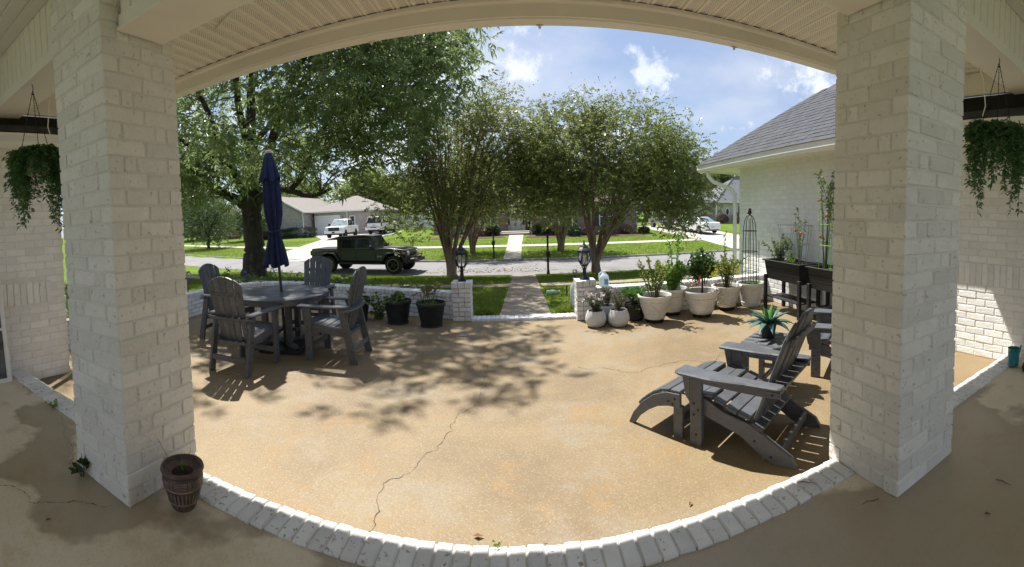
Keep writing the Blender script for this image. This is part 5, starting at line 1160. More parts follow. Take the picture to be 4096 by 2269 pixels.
H4 = thing('far_house', 'low pale house far left behind shrubs', 'house'); MB().box((-58,66,1.6),(22,9,2.9)).build('wall', BR_G, H4); hip(H4, -69, -47, 61.5, 70.5, 3.1, 5.2, ROOFT); [window(H4, x, 61.5, 1.7, 1.4, 1.4) for x in (-64,-57,-51)]
# fences
VF = thing('vinyl_fence', 'white vinyl privacy fence beside the white SUV', 'fence'); VIN = mat('white_vinyl', (.72,.77,.80), (.68,.73,.76), rough=.4, scale=2)
for i in range(5):
    x = -16.2+i*2.4; y = 54.5-i*.55; z = gz(x,y); MB().box((x,y,z+.95),(.14,.14,2.0)).build('post', VIN, VF); MB().prism([(-.09,-.09),(.09,-.09),(.09,.09),(-.09,.09)], z+1.95, z+2.02, M=T3(x,y,0)).build('post_cap', VIN, VF)
    if i < 4:
        for k_ in range(12): MB().box((x+.2+k_*.182, y-.042*(k_+1), z+.92),(.176,.04,1.62)).build('board', VIN, VF)
        for zz in (.14,1.76): MB().box((0,0,0),(2.3,.06,.14), T3(x+1.2,y-.275,z+zz) @ RZ(-.226)).build('rail', VIN, VF)
WF = thing('wooden_fence', 'weathered grey wooden picket fence beside the white pickup', 'fence'); WFM = mat('weathered_wood', (.26,.22,.18), (.18,.15,.125), rough=.9, scale=6, stretch=(3,3,.4))
for i in range(15):
    x = -19.3+i*.155; y = 47.6; z = gz(x,y); h_ = 1.75+random.uniform(-.05,.05); MB().prism([(-.07,0),(.07,0),(.07,h_-.06),(0,h_),(-.07,h_-.06)], -.012, .012, 'y', T3(x,y,z)).build('picket', WFM, WF)
for zz in (.35,1.3): MB().box((-18.2,47.64,gz(-18,47.6)+zz),(2.4,.05,.09)).build('rail', WFM, WF)
# ================================================================== STREET FURNITURE
def mailbox(label, x, y, h, zb, rz):
    t = thing('mailbox', label, 'mailbox', (x,y,gz(x,y)), rz)
    MB().lathe([(.075,0),(.08,.05),(.06,.08),(.06,.14),(.045,.16),(.04,h-.12),(.055,h-.10),(.055,h-.08),(.03,h-.06),(.018,h-.02),(.0,h)], 12).build('post', BLACK, t, smooth=35)
    MB().lathe([(.055,.55),(.062,.57),(.062,.60),(.05,.62)], 12).build('collar', BLACK, t, smooth=35)
    P = [(-.085,0),(.085,0),(.085,.13)] + arc(0,.13,.085,0,math.pi,8)[1:]; b = MB().prism(P, -.28, .22, 'y', T3(0,0,zb)).build('box', BLACK, t, bev=.006); MB().prism([(-.06,0),(.06,0),(.06,.04),(-.06,.04)], -.25, .2, 'y', T3(0,0,zb-.045)).build('bracket', BLACK, t)
    MB().box((.10,-.05,zb+.16),(.008,.03,.14)).build('flag', mat('flag_red',(.35,.03,.02)), t)
mailbox('black mailbox on tall post by the near street edge', 1.17, 16.85, 1.62, .76, math.pi)
mailbox('black mailbox on post across the street beside the opposite walk', -1.33, 22.75, 1.35, .75, 0)
d_ = float(dl(-.25)); zk = gz(-.25, 22.3+d_)-.068
NB = MB().box((-.24,21.998+d_,zk),(.46,.006,.115)).build('kerb_number', mat('number_paint',(.62,.62,.58),(.5,.5,.47),scale=20), None); tag(NB, 'white painted house number 707 on the far kerb', 'house number')
text_obj('digits', '707', .115, BLACK, NB, T3(-.24,21.992+d_,zk) @ RX(math.pi/2), .001)
YF = mat('marker_yellow', (.85,.60,.02), rough=.6)
for i, (x, y, lb) in enumerate(((-6.9,32.2,'yellow marker flag in the lawn right of the driveway'),(-8.2,27.2,'yellow marker flag near the hood of the green pickup'),(-7.7,27.0,'second yellow marker flag behind the green pickup'),(10.6,30.0,'yellow marker flag on the right lawn by the sidewalk'),(.42,27.4,'yellow marker flag beside the opposite walk'))):
    t = thing('marker_flag', lb, 'flag', (x,y,gz(x,y)), 0, 'utility marker flags'); MB().tube([(0,0,0),(0,0,.42)], .006, 4).build('wire', GWIRE, t); MB().prism([(0,.26),(.16,.30),(.02,.42)], -.004, .004, 'y').build('flag', YF, t)
U = thing('garden_urn', 'black garden urn with small topiary beside the garage door', 'urn', (-24.15,44.2,gz(-24.1,44.2)))
MB().lathe([(.16,0),(.16,.05),(.06,.1),(.05,.2),(.16,.36),(.20,.5),(.23,.53),(.20,.55)], 14).build('urn', BLACK, U, smooth=40)
# hose reel bits and bottle on the lawn
bt = thing('plastic_bottle', 'pale green plastic bottle lying on grass behind right post', 'bottle', (.62,9.6,gz(.62,9.6)+.06), .3); MB().lathe([(.03,0),(.05,.01),(.052,.2),(.02,.26),(.02,.30)], 14, RY(math.pi/2)).build('body', mat('pale_green_plastic',(.45,.62,.55),rough=.3,trans=.3), bt, smooth=1); MB().lathe([(.022,.30),(.022,.33)], 10, RY(math.pi/2)).build('cap', WHITE, bt)
# ================================================================== VEGETATION
BARK = mat('grey_bark', (.075,.06,.048), (.035,.028,.022), rough=.95, scale=7, bump=1, bscale=22, bdist=.05, stretch=(1,1,.25), c3=(.20,.20,.17), s3=3, lo3=.58, hi3=.7, f3=.6)
BARKC = mat('crape_bark', (.19,.12,.085), (.28,.21,.16), rough=.8, scale=3, bump=.4, bscale=20, stretch=(1,1,.3), c3=(.12,.055,.035), s3=4, lo3=.5, hi3=.62, f3=.8)
TWIG = mat('pale_twig', (.16,.135,.11), (.10,.085,.07), rough=.9, scale=4)
LF_ASH = LEAF('ash_leaf', (.14,.205,.08), (.28,.34,.12), .62, .30); LF_POD = LEAF('seed_pod', (.24,.26,.06), (.17,.20,.05), .3)
LF_CRA = LEAF('crape_leaf', (.17,.20,.065), (.29,.31,.095), .62, .30); LF_CRB = LEAF('crape_leaf_dark', (.14,.18,.058), (.26,.29,.08), .6, .30); LF_CRT = LEAF('crape_leaf_tip', (.28,.26,.08), (.22,.25,.07), .5, .4); LF_CFL = LEAF('crape_flower', (.75,.72,.66), (.62,.60,.55), .3)
LF_BG1 = LEAF('far_leaf', (.11,.16,.055), (.17,.22,.07), .45, .6); LF_BG2 = LEAF('far_leaf_yellow', (.19,.25,.06), (.27,.32,.085), .5, .6); LF_BG3 = LEAF('far_leaf_dark', (.08,.12,.045), (.12,.165,.06), .4, .6)
def bezier(a, b, c, n): return [a*(1-t)**2 + b*2*t*(1-t) + c*t*t for t in np.linspace(0,1,n)]
def poly_sample(limbs, step=.35):
    P = []
    for pts, _ in limbs:
        for a, b in zip(pts, pts[1:]):
            a, b = np.array(a), np.array(b); L = np.linalg.norm(b-a); k = max(1,int(L/step))
            for i in range(k): P.append(a+(b-a)*i/k)
    return np.array(P)
def smooth_path(pts, n=4):
    P = [np.array(p,float) for p in pts]; out = []
    for i in range(len(P)-1):
        p0 = P[max(i-1,0)]; p1 = P[i]; p2 = P[i+1]; p3 = P[min(i+2,len(P)-1)]
        for t in np.linspace(0,1,n,endpoint=False): out.append(.5*((2*p1)+(-p0+p2)*t+(2*p0-5*p1+4*p2-p3)*t*t+(-p0+3*p1-3*p2+p3)*t**3))
    out.append(P[-1]); return out
def tree(name, label, base, limbs, clusters, leafspec, bark, group=None, twig=TWIG, trunk_sides=10, twig_r=.03, cat='tree'):
    """limbs: (points, radii) in world space; clusters: (N,4) centres and radii; leafspec: (sprigs per cluster, leaflets, L, W, stem, material, down)"""
    t = thing(name, label, cat, base, 0, group); B = np.array(base)
    tr = MB(); br = MB()
    for i, (pts, rad) in enumerate(limbs):
        sp_ = smooth_path(pts, 5); rr = np.interp(np.linspace(0,1,len(sp_)), np.linspace(0,1,len(rad)), rad)
        sp_ = [p-B+RNG.normal(size=3)*min(.04,r*.12) for p, r in zip(sp_, rr)]
        (tr if i == 0 else br).tube(sp_, list(rr), trunk_sides if i == 0 else 8)
    tr.build('trunk', bark, t, smooth=1); br.build('limbs', bark, t, smooth=1)['kind'] = 'stuff'
    node = poly_sample(limbs); tw = MB(); lp = []; ld = []; ll = []; lw = []
    nsp, nlf, L, Wd, stem, m, down = leafspec
    for c in clusters:
        cc = c[:3]; d = np.linalg.norm(node-cc,axis=1)+.6*np.maximum(node[:,2]-cc[2],0); k = int(np.argmin(d+RNG.uniform(0,.5,len(d)))); a = node[k]
        mid = (a+cc)/2 + np.array((RNG.normal()*.2,RNG.normal()*.2,.18*np.linalg.norm(cc-a))); path = bezier(a, mid, cc, 5); r = twig_r*RNG.uniform(.6,1.1)
        tw.tube([p-B for p in path], [r,r*.8,r*.6,r*.4,r*.2], 4, cap=False)
        n = max(3,int(nsp*(c[3]/.7)**1.6)); P = cc + RNG.normal(size=(n,3))*c[3]*np.array((.55,.55,.42)); out = P-cc; out[:,2] += .1
        D = out/np.maximum(np.linalg.norm(out,axis=1,keepdims=True),.01)+RNG.normal(size=(n,3))*.5; D[:,2] -= down; D /= np.linalg.norm(D,axis=1,keepdims=True)
        for j in range(nlf):
            q = (j+.5)/nlf; s = 1 if j % 2 else -1; S = np.cross(D, np.array((0,0,1.))); S /= np.maximum(np.linalg.norm(S,axis=1,keepdims=True),.01)
            lp.append(P+D*stem*q); ld.append(D*(.5+q*.8)+S*s*(1.0 if j < nlf-1 else 0)+RNG.normal(size=(n,3))*.25-np.array((0,0,down*.4))); ll.append(L*RNG.uniform(.75,1.2,n)); lw.append(Wd*RNG.uniform(.8,1.15,n))
    tw.build('twigs', twig, t)['kind'] = 'stuff'
    P = np.concatenate(lp)-B; D = np.concatenate(ld); leaves_obj('crown', P, D, np.concatenate(ll), np.concatenate(lw), m, t, droop=.18)
    return t
def ell_clusters(n, c, r, cr, inner=.35, keep=lambda p: True, flat=0):
    out = []
    while len(out) < n:
        d = RNG.normal(size=3); d /= np.linalg.norm(d); q = RNG.uniform(inner**3,1)**(1/3); p = np.array(c)+d*np.array(r)*q
        if keep(p): out.append([*p, RNG.uniform(*cr)])
    return np.array(out)
# ---------------- the big shade tree on the left
bx, by = -10.5, 14.6; bz = gz(bx,by)
limbs = [([(bx,by,bz-.1),(bx-.02,by,bz+.35),(bx+.02,by,.5),(bx-.02,by,1.6),(bx+.05,by,2.4),(-10.2,14.5,3.6),(-10.3,14.6,5.6),(-10.0,14.4,8),(-10.2,14.5,10.3)], [.70,.50,.43,.41,.40,.28,.22,.14,.04]),
 ([(-10.6,14.6,2.0),(-11.2,14.6,2.6),(-12.1,14.5,3.1),(-13.2,14.3,3.9),(-14.6,14,5.0),(-16,13.6,5.8)], [.26,.22,.19,.16,.11,.04]),
 ([(-10.7,14.6,2.6),(-11.3,14.4,4.0),(-11.8,14.2,5.4),(-12.3,13.6,7.4),(-12.8,13,8.8)], [.22,.19,.16,.10,.03]),
 ([(-10.3,14.5,2.3),(-9.0,14.0,2.95),(-8.1,13.6,2.75),(-6.9,13.2,2.45),(-6.0,12.9,2.6)], [.20,.15,.12,.09,.04]),
 ([(-8.1,13.6,2.75),(-7.3,13.4,3.2),(-6.7,13.2,4.2),(-5.8,12.9,5.0),(-4.6,12.6,5.4)], [.12,.10,.08,.06,.02]),
 ([(-10.1,14.5,3.4),(-9.0,14.2,4.8),(-7.9,13.9,6.1),(-6.2,13.5,7.3),(-4.0,13.2,8.0)], [.20,.16,.13,.09,.03]),
 ([(-10.2,14.4,4.0),(-9.4,12.7,5.4),(-8.2,10.9,6.5),(-6.8,9.2,7.1)], [.18,.14,.10,.03]),
 ([(-9.0,14.0,4.8),(-6.8,12.0,6.1),(-4.6,10.2,6.6),(-3.0,8.9,6.6)], [.13,.10,.06,.02]),
 ([(-11.2,14.4,4.0),(-12.3,12.2,5.2),(-13,10,5.9),(-13.2,8.6,6.0)], [.15,.11,.07,.02]),
 ([(-10.2,14.6,5.0),(-9.8,16.6,6.5),(-9.4,18.6,7.4)], [.16,.10,.03])]
def keep(p):
    lo = 2.75+.45*max(0,(11.5-p[1]))-.12*max(0,abs(p[0]+9)-4)
    if p[2] > 8.7 and RNG.uniform() < .72: return False
    return p[2] > lo and not (-9.2 < p[0] < -6 and p[2] < 3.1)
cl = ell_clusters(410, (-9.0,13.2,6.9), (8.0,6.0,4.7), (.5,.85), .5, keep)
cl2 = ell_clusters(60, (-4.2,11.6,5.6), (3.0,2.4,1.9), (.45,.7), .2)
cl4 = ell_clusters(58, (-7.0,10.3,9.4), (4.4,3.0,1.4), (.5,.85), .1)  # unseen high clusters added to throw leaf shade onto the patio
cl3 = ell_clusters(40, (-13.8,13,3.6), (2.6,2.4,1.4), (.45,.7), .2)
BT = tree('shade_tree', 'big dark green shade tree with thick trunk on the left verge', (bx,by,bz), limbs, np.vstack([cl,cl2,cl3,cl4]), (27,7,.21,.066,.26,LF_ASH,.45), BARK, twig_r=.035)
pc = cl[RNG.choice(len(cl),90)]; P = pc[:,None,:3]+RNG.normal(size=(90,26,3))*np.array((.12,.12,.10)); P = P.reshape(-1,3)-np.array((bx,by,bz)); D = RNG.normal(size=P.shape)*.3; D[:,2] -= 1
leaves_obj('seed_pods', P, D, .13, .02, LF_POD, BT)['kind'] = 'stuff'
# ---------------- crape myrtles
def crape(label, base, nst, crown, rad, ncl, cr, spec, seed, tips=True, fl=0, low=0, lobes=None):
    r = np.random.default_rng(seed); B = np.array(base); limbs = []
    for i in range(nst):
        a = 2*math.pi*i/nst+r.uniform(-.3,.3); k = r.uniform(.25,.95); e = np.array(crown)+np.array((math.cos(a)*rad[0]*k, math.sin(a)*rad[1]*k, rad[2]*r.uniform(.2,.85)))
        b0 = B+np.array((math.cos(a)*.13, math.sin(a)*.13, -.05)); q = B+np.array((math.cos(a)*.30*k, math.sin(a)*.30*k, r.uniform(.7,1.1))); m1 = q+(e-q)*.38+np.array((math.cos(a)*.12,math.sin(a)*.12,.25)); R0 = r.uniform(.045,.085)
        limbs.append(([b0,q,m1,q+(e-q)*.7+np.array((0,0,.2)),e], [R0*1.25,R0,R0*.55,R0*.3,.008]))
        for _ in range(3):
            s = q+(e-q)*r.uniform(.1,.5); e2 = np.array(crown)+np.array((math.cos(a+r.normal()*.5)*rad[0]*r.uniform(.3,1), math.sin(a+r.normal()*.5)*rad[1]*r.uniform(.3,1), rad[2]*r.uniform(-.2,.95)))
            limbs.append(([s,(s+e2)/2+np.array((0,0,.15)),e2], [R0*.42,R0*.26,.006]))
    kp = lambda p: p[2] > B[2]+1.2+low
    if lobes: w = np.array([q[1][0]*q[1][1]*q[1][2] for q in lobes])**.8; cl = np.vstack([ell_clusters(max(6,int(ncl*wi/w.sum())), q[0], q[1], cr, .35, kp) for q, wi in zip(lobes, w)])
    else: cl = ell_clusters(ncl, crown, rad, cr, .5, kp)
    cl[:,2] -= .10*np.maximum(np.linalg.norm((cl[:,:2]-np.array(crown[:2]))/np.array(rad[:2]),axis=1)-.6,0)*rad[2]
    t = tree('crape_myrtle', label, base, limbs, cl, spec, BARKC, 'crape myrtles along the street', TWIG, 8, .012)
    if tips:
        top = cl[cl[:,2] > crown[2]+rad[2]*.25]; k = len(top)*14; P = top[RNG.integers(0,len(top),k),:3]+RNG.normal(size=(k,3))*.32+np.array((0,0,.18))-B; leaves_obj('young_tips', P, rand_dirs(k,.6), .10, .045, LF_CRT, t)['kind'] = 'stuff'
    if fl:
        top = cl[np.argsort(-cl[:,2])[:40]]; b = []; 
        for i in range(fl): b.append(top[RNG.integers(0,len(top)),:3]+np.array((0,0,.35))+RNG.normal(size=(60,3))*np.array((.09,.09,.16))-B)
        P = np.concatenate(b); leaves_obj('white_blooms', P, rand_dirs(len(P)), .05, .05, LF_CFL, t)['kind'] = 'stuff'
    return t
crape('crape myrtle with many pale bare stems near the left lantern', (-2.68,16.75,gz(-2.68,16.75)), 13, (-2.1,16.6,3.75), (2.95,2.3,2.75), 390, (.24,.68), (29,6,.12,.055,.20,LF_CRA,.15), 5, fl=2, low=.1, lobes=[((-2.7,16.6,4.6),(1.7,1.8,1.5)),((-.7,16.6,5.0),(1.5,1.7,1.6)),((-4.1,16.5,2.3),(1.3,1.6,1.5)),((-1.3,16.6,2.8),(1.4,1.6,1.2)),((.1,16.7,3.6),(1.0,1.3,1.2)),((-3.6,16.8,3.7),(1.1,1.3,1.0)),((-2.4,16.3,2.3),(1.6,1.4,1.1)),((.0,16.5,2.4),(1.0,1.3,.9))])
crape('broad dense crape myrtle behind the right lantern', (3.1,16.75,gz(3.1,16.75)), 11, (3.95,16.6,3.15), (3.7,2.6,2.7), 560, (.24,.74), (32,6,.125,.058,.20,LF_CRB,.2), 6, fl=9, low=-.2, lobes=[((1.9,16.6,4.3),(1.8,2.0,1.7)),((4.4,16.5,4.3),(2.1,2.2,1.6)),((6.2,16.6,2.9),(1.6,2.0,1.75)),((1.5,16.6,2.5),(1.4,1.8,1.3)),((3.9,16.4,2.7),(2.2,2.2,1.3)),((5.9,16.3,4.0),(1.2,1.5,1.0)),((2.8,16.9,5.3),(1.1,1.3,.7)),((6.4,16.5,1.9),(1.2,1.4,1.1)),((1.0,16.5,3.3),(1.0,1.4,1.2))])
crape('far crape myrtle left of the opposite walk', (-2.75,25.2,gz(-2.75,25.2)), 7, (-2.6,25.2,3.3), (2.5,2.2,2.5), 160, (.4,.65), (20,6,.15,.07,.22,LF_CRA,.1), 7, False)
crape('far crape myrtle with reddish trunks right of the opposite walk', (2.52,25.2,gz(2.52,25.2)), 8, (1.9,25.2,3.5), (2.8,2.3,2.6), 190, (.4,.65), (20,6,.15,.07,.22,LF_CRB,.1), 8, False)
# ---------------- trees in the distance
def far_tree(label, x, y, h, rx, rz_, m, n=46, L=.34, zc=None, name='background_tree'):
    z = gz(x,y); c = (x,y,z+(zc or h-rz_)); cl = ell_clusters(n, c, (rx,rx*.85,rz_), (.9*rx/3,1.4*rx/3), .35)
    limbs = [([(x,y,z-.1),(x+.1,y,z+h*.3),(x,y,z+h*.8)], [.05*rx+.06,.04*rx+.05,.03])]
    for i in range(4): a = i*1.6+x; limbs.append(([(x,y,z+h*.28),(x+math.cos(a)*rx*.35,y+math.sin(a)*rx*.3,z+h*.5),(x+math.cos(a)*rx*.7,y+math.sin(a)*rx*.6,z+h*.72)], [.03*rx+.04,.02*rx+.03,.02]))
    return tree(name, label, (x,y,z), limbs, cl, (22,6,L,L*.55,.5,m,.1), BARK, 'background trees', TWIG, 7, .03)
far_tree('yellow green tree behind the tan brick house, left of its gable', -34, 60, 8.5, 4.2, 3.4, LF_BG2)
far_tree('round green tree at far left beyond the lawn', -46, 50, 7.0, 4.0, 3.0, LF_BG1, zc=4.2)
far_tree('small tree with reddish trunk left of the shade tree trunk', -31.5, 42.5, 4.3, 2.6, 1.7, LF_BG1, 34, .22, 2.9)
far_tree('leafy tree hanging low at the left pillar edge', -30, 33.5, 5.2, 2.4, 2.3, LF_BG3, 34, .2, 3.0)
far_tree('bright green tree beyond the driveway beside umbrella', -23, 62, 9.0, 4.4, 3.6, LF_BG2)
far_tree('tall dark tree behind the white vinyl fence', -12.5, 66, 9.5, 4.6, 4.2, LF_BG3)
far_tree('green tree behind the white SUV', -18.5, 70, 8.2, 4.2, 3.6, LF_BG1)
far_tree('tree rising behind the brown brick house, left of its door', -5.5, 62, 9.0, 4.4, 3.8, LF_BG2)
far_tree('tree rising behind the brown brick house, right of its door', 2.5, 66, 9.5, 4.6, 3.8, LF_BG1)
far_tree('dark tree behind the right end of the brown house', 13, 64, 8.5, 4.2, 3.6, LF_BG3)
far_tree('dense tree behind the silver pickup', 21, 68, 9.2, 4.4, 4.0, LF_BG1)
far_tree('big dark tree left of the metal roof', 27.5, 72, 11.0, 5.2, 4.8, LF_BG3, 60)
far_tree('tall tree above the metal roof beside downspout', 37, 74, 11.0, 5.4, 4.8, LF_BG1, 60)
far_tree('tree far left at the edge of the view', -62, 56, 9, 4.6, 3.8, LF_BG3)
# ---------------- shrubs
def shrub(name, label, x, y, rx, ry, h, m, n, L, group=None, box=False, z=None, cat='shrub'):
    z = gz(x,y) if z is None else z; t = thing(name, label, cat, (x,y,z), 0, group)
    d = rand_dirs(n); q = RNG.uniform(.55,1.03,(n,1)); P = d*q
    if box: P = np.sign(P)*np.abs(P)**.45*.9
    P = P*np.array((rx,ry,h/2))+np.array((0,0,h/2)); P += RNG.normal(size=(n,3))*L*.4; P[:,2] = np.maximum(P[:,2],.02)
    leaves_obj('foliage', P, d+RNG.normal(size=(n,3))*.7, L*RNG.uniform(.7,1.2,n), L*.5, m, t)
    b = MB(); [b.tube([(0,0,-.05),(rx*.4*math.cos(a),ry*.4*math.sin(a),h*.6)], [.03,.01], 5) for a in np.linspace(0,5.5,6)]; b.build('stems', TWIG, t)['kind'] = 'stuff'; return t
LF_HED = LEAF('hedge_leaf', (.022,.055,.014), (.045,.085,.022), .15, .4); LF_BAR = LEAF('barberry_leaf', (.085,.035,.03), (.12,.06,.045), .2); LF_CON = LEAF('conifer', (.025,.06,.02), (.04,.08,.028), .1, .7); LF_YEL = LEAF('yellow_leaf', (.50,.42,.02), (.36,.36,.03), .35); LF_LIM = LEAF('lime_leaf', (.18,.26,.05), (.13,.21,.04), .35)
shrub('clipped_hedge', 'dark clipped hedge in front of the tan house gable', -24.2, 43.2, 2.1, .8, 1.25, LF_HED, 5200, .12, box=True, cat='hedge')
shrub('clipped_hedge', 'lower dark hedge left of the umbrella, across street', -27.6, 43.6, 1.5, .8, 1.1, LF_HED, 3500, .12, box=True, cat='hedge')
shrub('rounded_shrub', 'reddish shrub at far left lawn edge', -37.5, 47, 2.0, 1.0, 1.2, LF_BAR, 3000, .14)
shrub('rounded_shrub', 'reddish shrub beside the trunk of the shade tree', -29.3, 43, 1.0, .8, 1.0, LF_BAR, 2000, .12)
shrub('conical_shrub', 'small conical evergreen at far left lawn', -35.6, 41.5, .45, .45, 1.2, LF_CON, 1500, .09)
for x, lb in ((-1.85,'clipped conical evergreen left of the opposite steps'),(1.45,'clipped conical evergreen right of the opposite steps')):
    s = shrub('conical_shrub', lb, x, 36.9, .30, .30, .95, LF_CON, 1400, .07)
for x, y, lb in ((-3.0,36.6,'reddish shrub before the low wall, left of steps'),(3.4,36.2,'reddish shrub right of the far crape trunk'),(5.8,35.2,'reddish shrub behind the right crape trunks'),(9.2,35.6,'reddish shrub near the brown house corner')): shrub('rounded_shrub', lb, x, y, .65, .55, .85, LF_BAR, 1700, .09)
for x, y, lb in ((-2.4,36.9,'bush with pale hydrangea heads left of the front door'),(2.2,36.9,'bush with pale hydrangea heads right of the front door')):
    s = shrub('hydrangea', lb, x, y, .55, .5, .9, LF_HED, 1300, .12); P = rand_dirs(300)*np.array((.5,.45,.2))+np.array((0,0,.95)); leaves_obj('flower_heads', P, rand_dirs(300), .09, .09, LF_LIM, s)['kind'] = 'stuff'
for x, y, r, lb in ((-5.5,36.5,.9,'green shrub under the brown house left window'),(4.6,34.6,.6,'small green shrub in the mulch bed right of walk'),(7.4,34.7,.8,'green shrub before the brown house right window'),(10.9,35.6,.5,'small upright shrub at the brown house corner')): shrub('rounded_shrub', lb, x, y, r, r*.8, r*1.3, LF_HED, 1800, .11)
for x, y, r, lb in ((23.6,50.6,1.0,'green shrub by the cream house left corner'),(26.6,50.8,.9,'yellowish shrub by the cream house corner'),(29.2,50.6,1.2,'dark reddish shrub under the cream house window')): shrub('rounded_shrub', lb, x, y, r, r*.8, r*1.4, (LF_HED,LF_LIM,LF_BAR)[int(x) % 3], 1800, .14)
shrub('flowering_shrub', 'bright yellow leafed shrub on the lawn behind the lattice pot', 4.9, 9.2, .55, .5, .55, LF_YEL, 2600, .05)
beds = [('mulch_bed', [(-7.5,34.6),(-4,34.2),(-1.0,34.9)], [(-7.5,37),(-4,37.4),(-1.6,37.5)]), ('mulch_bed', [(.55,34.2),(4,33.9),(8,33.2),(11.9,35)], [(1.3,37.4),(4,36.9),(8,36.9),(10.8,36.9)]), ('mulch_bed', [(-28.8,42.4),(-24,42.2),(-21.6,43.2)], [(-28.8,44.3),(-25,44.3),(-22.5,44.6)])]
for nm, A, B_ in beds: struct(nm, sheet(A, B_, 12, 3, .025), MULCH)
# ---------------- lawn grass
LF_GR = LEAF('grass_blade', (.135,.205,.028), (.24,.29,.055), .45, .9, scale=.7, isl=.7, spec=.08); LF_GR2 = LEAF('far_grass_blade', (.17,.24,.034), (.26,.31,.06), .45, .9, scale=.4, isl=.6, spec=.08)
def grass(name, label, n, x0, x1, y0, y1, h, w, ok, m, pw=1):
    X = RNG.uniform(x0,x1,n); Y = y0+(y1-y0)*RNG.uniform(0,1,n)**pw; k = ok(X,Y); X, Y = X[k], Y[k]; Z = tz(X,Y); N = len(X); a = RNG.uniform(0,2*math.pi,N); hh = h*RNG.uniform(.5,1.25,N); ww = w*RNG.uniform(.7,1.3,N); l = RNG.normal(size=(N,2))*h*.45
    V = np.stack([np.stack([X-np.cos(a)*ww, Y-np.sin(a)*ww, Z-.005],1), np.stack([X+np.cos(a)*ww, Y+np.sin(a)*ww, Z-.005],1), np.stack([X+l[:,0], Y+l[:,1], Z+hh],1)],1).reshape(-1,3)
    o = obj(name, np_mesh(name, V, np.arange(3*N).reshape(N,3)), m); tag(o, label, 'grass', None, 'stuff')
def s_of(X,Y): return Y-dl(X)*np.clip((Y-8)/8,0,1)
def near_ok(X,Y):
    s = s_of(X,Y); walk = (X > -.34-.0*Y) & (X < .60+.004*(Y-7)); side = (s > 11.3) & (s < 12.4); st = s > 16.88
    wl = np.interp(X, [p[0] for p in sorted(WALLP_L[4:])], [p[1] for p in sorted(WALLP_L[4:])])+.25
    inside = ((X < -1) & (Y < wl) & (X > -5.8)) | ((X > 1.1) & (Y < 6.95)) | ((X > 4.3) & (Y < 7.9))
    edge = (Y < 7.25) & (np.abs(X) < 1.1) & (RNG.uniform(0,1,len(X)) < .5)
    return ~(walk | side | st | inside | edge)
grass('lawn_grass', 'mown green grass on the near front lawn', 170000, -13, 9, 6.72, 18.5, .062, .0065, near_ok, LF_GR, 1.25)
grass('lawn_grass', 'mown green grass on the lawns across the street', 90000, -34, 20, 22.3, 38, .07, .016, lambda X,Y: ((s_of(X,Y) > 22.22) & ~((s_of(X,Y) > 27.95) & (s_of(X,Y) < 29.25)) & ~((X > -.85) & (X < .55)) & ~((X > -19.3+.0*Y) & (X < -11.7)) & ~((X > 12.9) & (X < 19)) & ~((Y > 33.6) & (X > -7.6) & (X < 12))), LF_GR2, 1.3)
# stones and ground cover at the feet of the lantern posts
STN = mat('slate_pebble', (.16,.17,.18), (.09,.095,.10), rough=.7, scale=30); V = []; Fs = []
for i in range(420):
    x = random.choice((random.uniform(-.74,-.36), random.uniform(.58,.92))); y = 6.72+abs(random.gauss(0,.12)); r = random.uniform(.012,.028); k = len(V); z = gz(x,y)+.01
    for dx, dy, dz in ((1,0,0),(-.4,.9,0),(-.5,-.8,0),(0,0,.6),(.1,.2,-.5)): V.append((x+dx*r, y+dy*r, z+dz*r))
    Fs += [(k,k+1,k+3),(k+1,k+2,k+3),(k+2,k,k+3),(k,k+1,k+4),(k+1,k+2,k+4),(k+2,k,k+4)]
o = obj('slate_pebbles', np_mesh('slate_pebbles', V, Fs), STN); tag(o, 'dark slate pebbles beside the threshold between the lantern posts', 'pebbles', None, 'stuff')
for x, lb in ((-.58,'low weedy ground cover right of the left lantern post'),(.76,'low weedy ground cover left of the right lantern post')): shrub('ground_cover', lb, x, 6.92, .17, .14, .16, LF_GR, 900, .045, cat='plant')
# leaf litter in the road
LIT = LEAF('dry_litter', (.26,.13,.05), (.16,.09,.045), .1); n = 500; X = RNG.normal(-1.2,1.6,n); Y = 17.6+np.abs(RNG.normal(0,.7,n)); o = leaves_obj('leaf_litter', np.stack([X,Y,tz(X,Y)+.036],1), np.concatenate([RNG.normal(size=(n,2)),np.zeros((n,1))],1), .07, .04, LIT, None, .0, .1); tag(o, 'brown leaf litter scattered on the street', 'leaf litter', None, 'stuff')
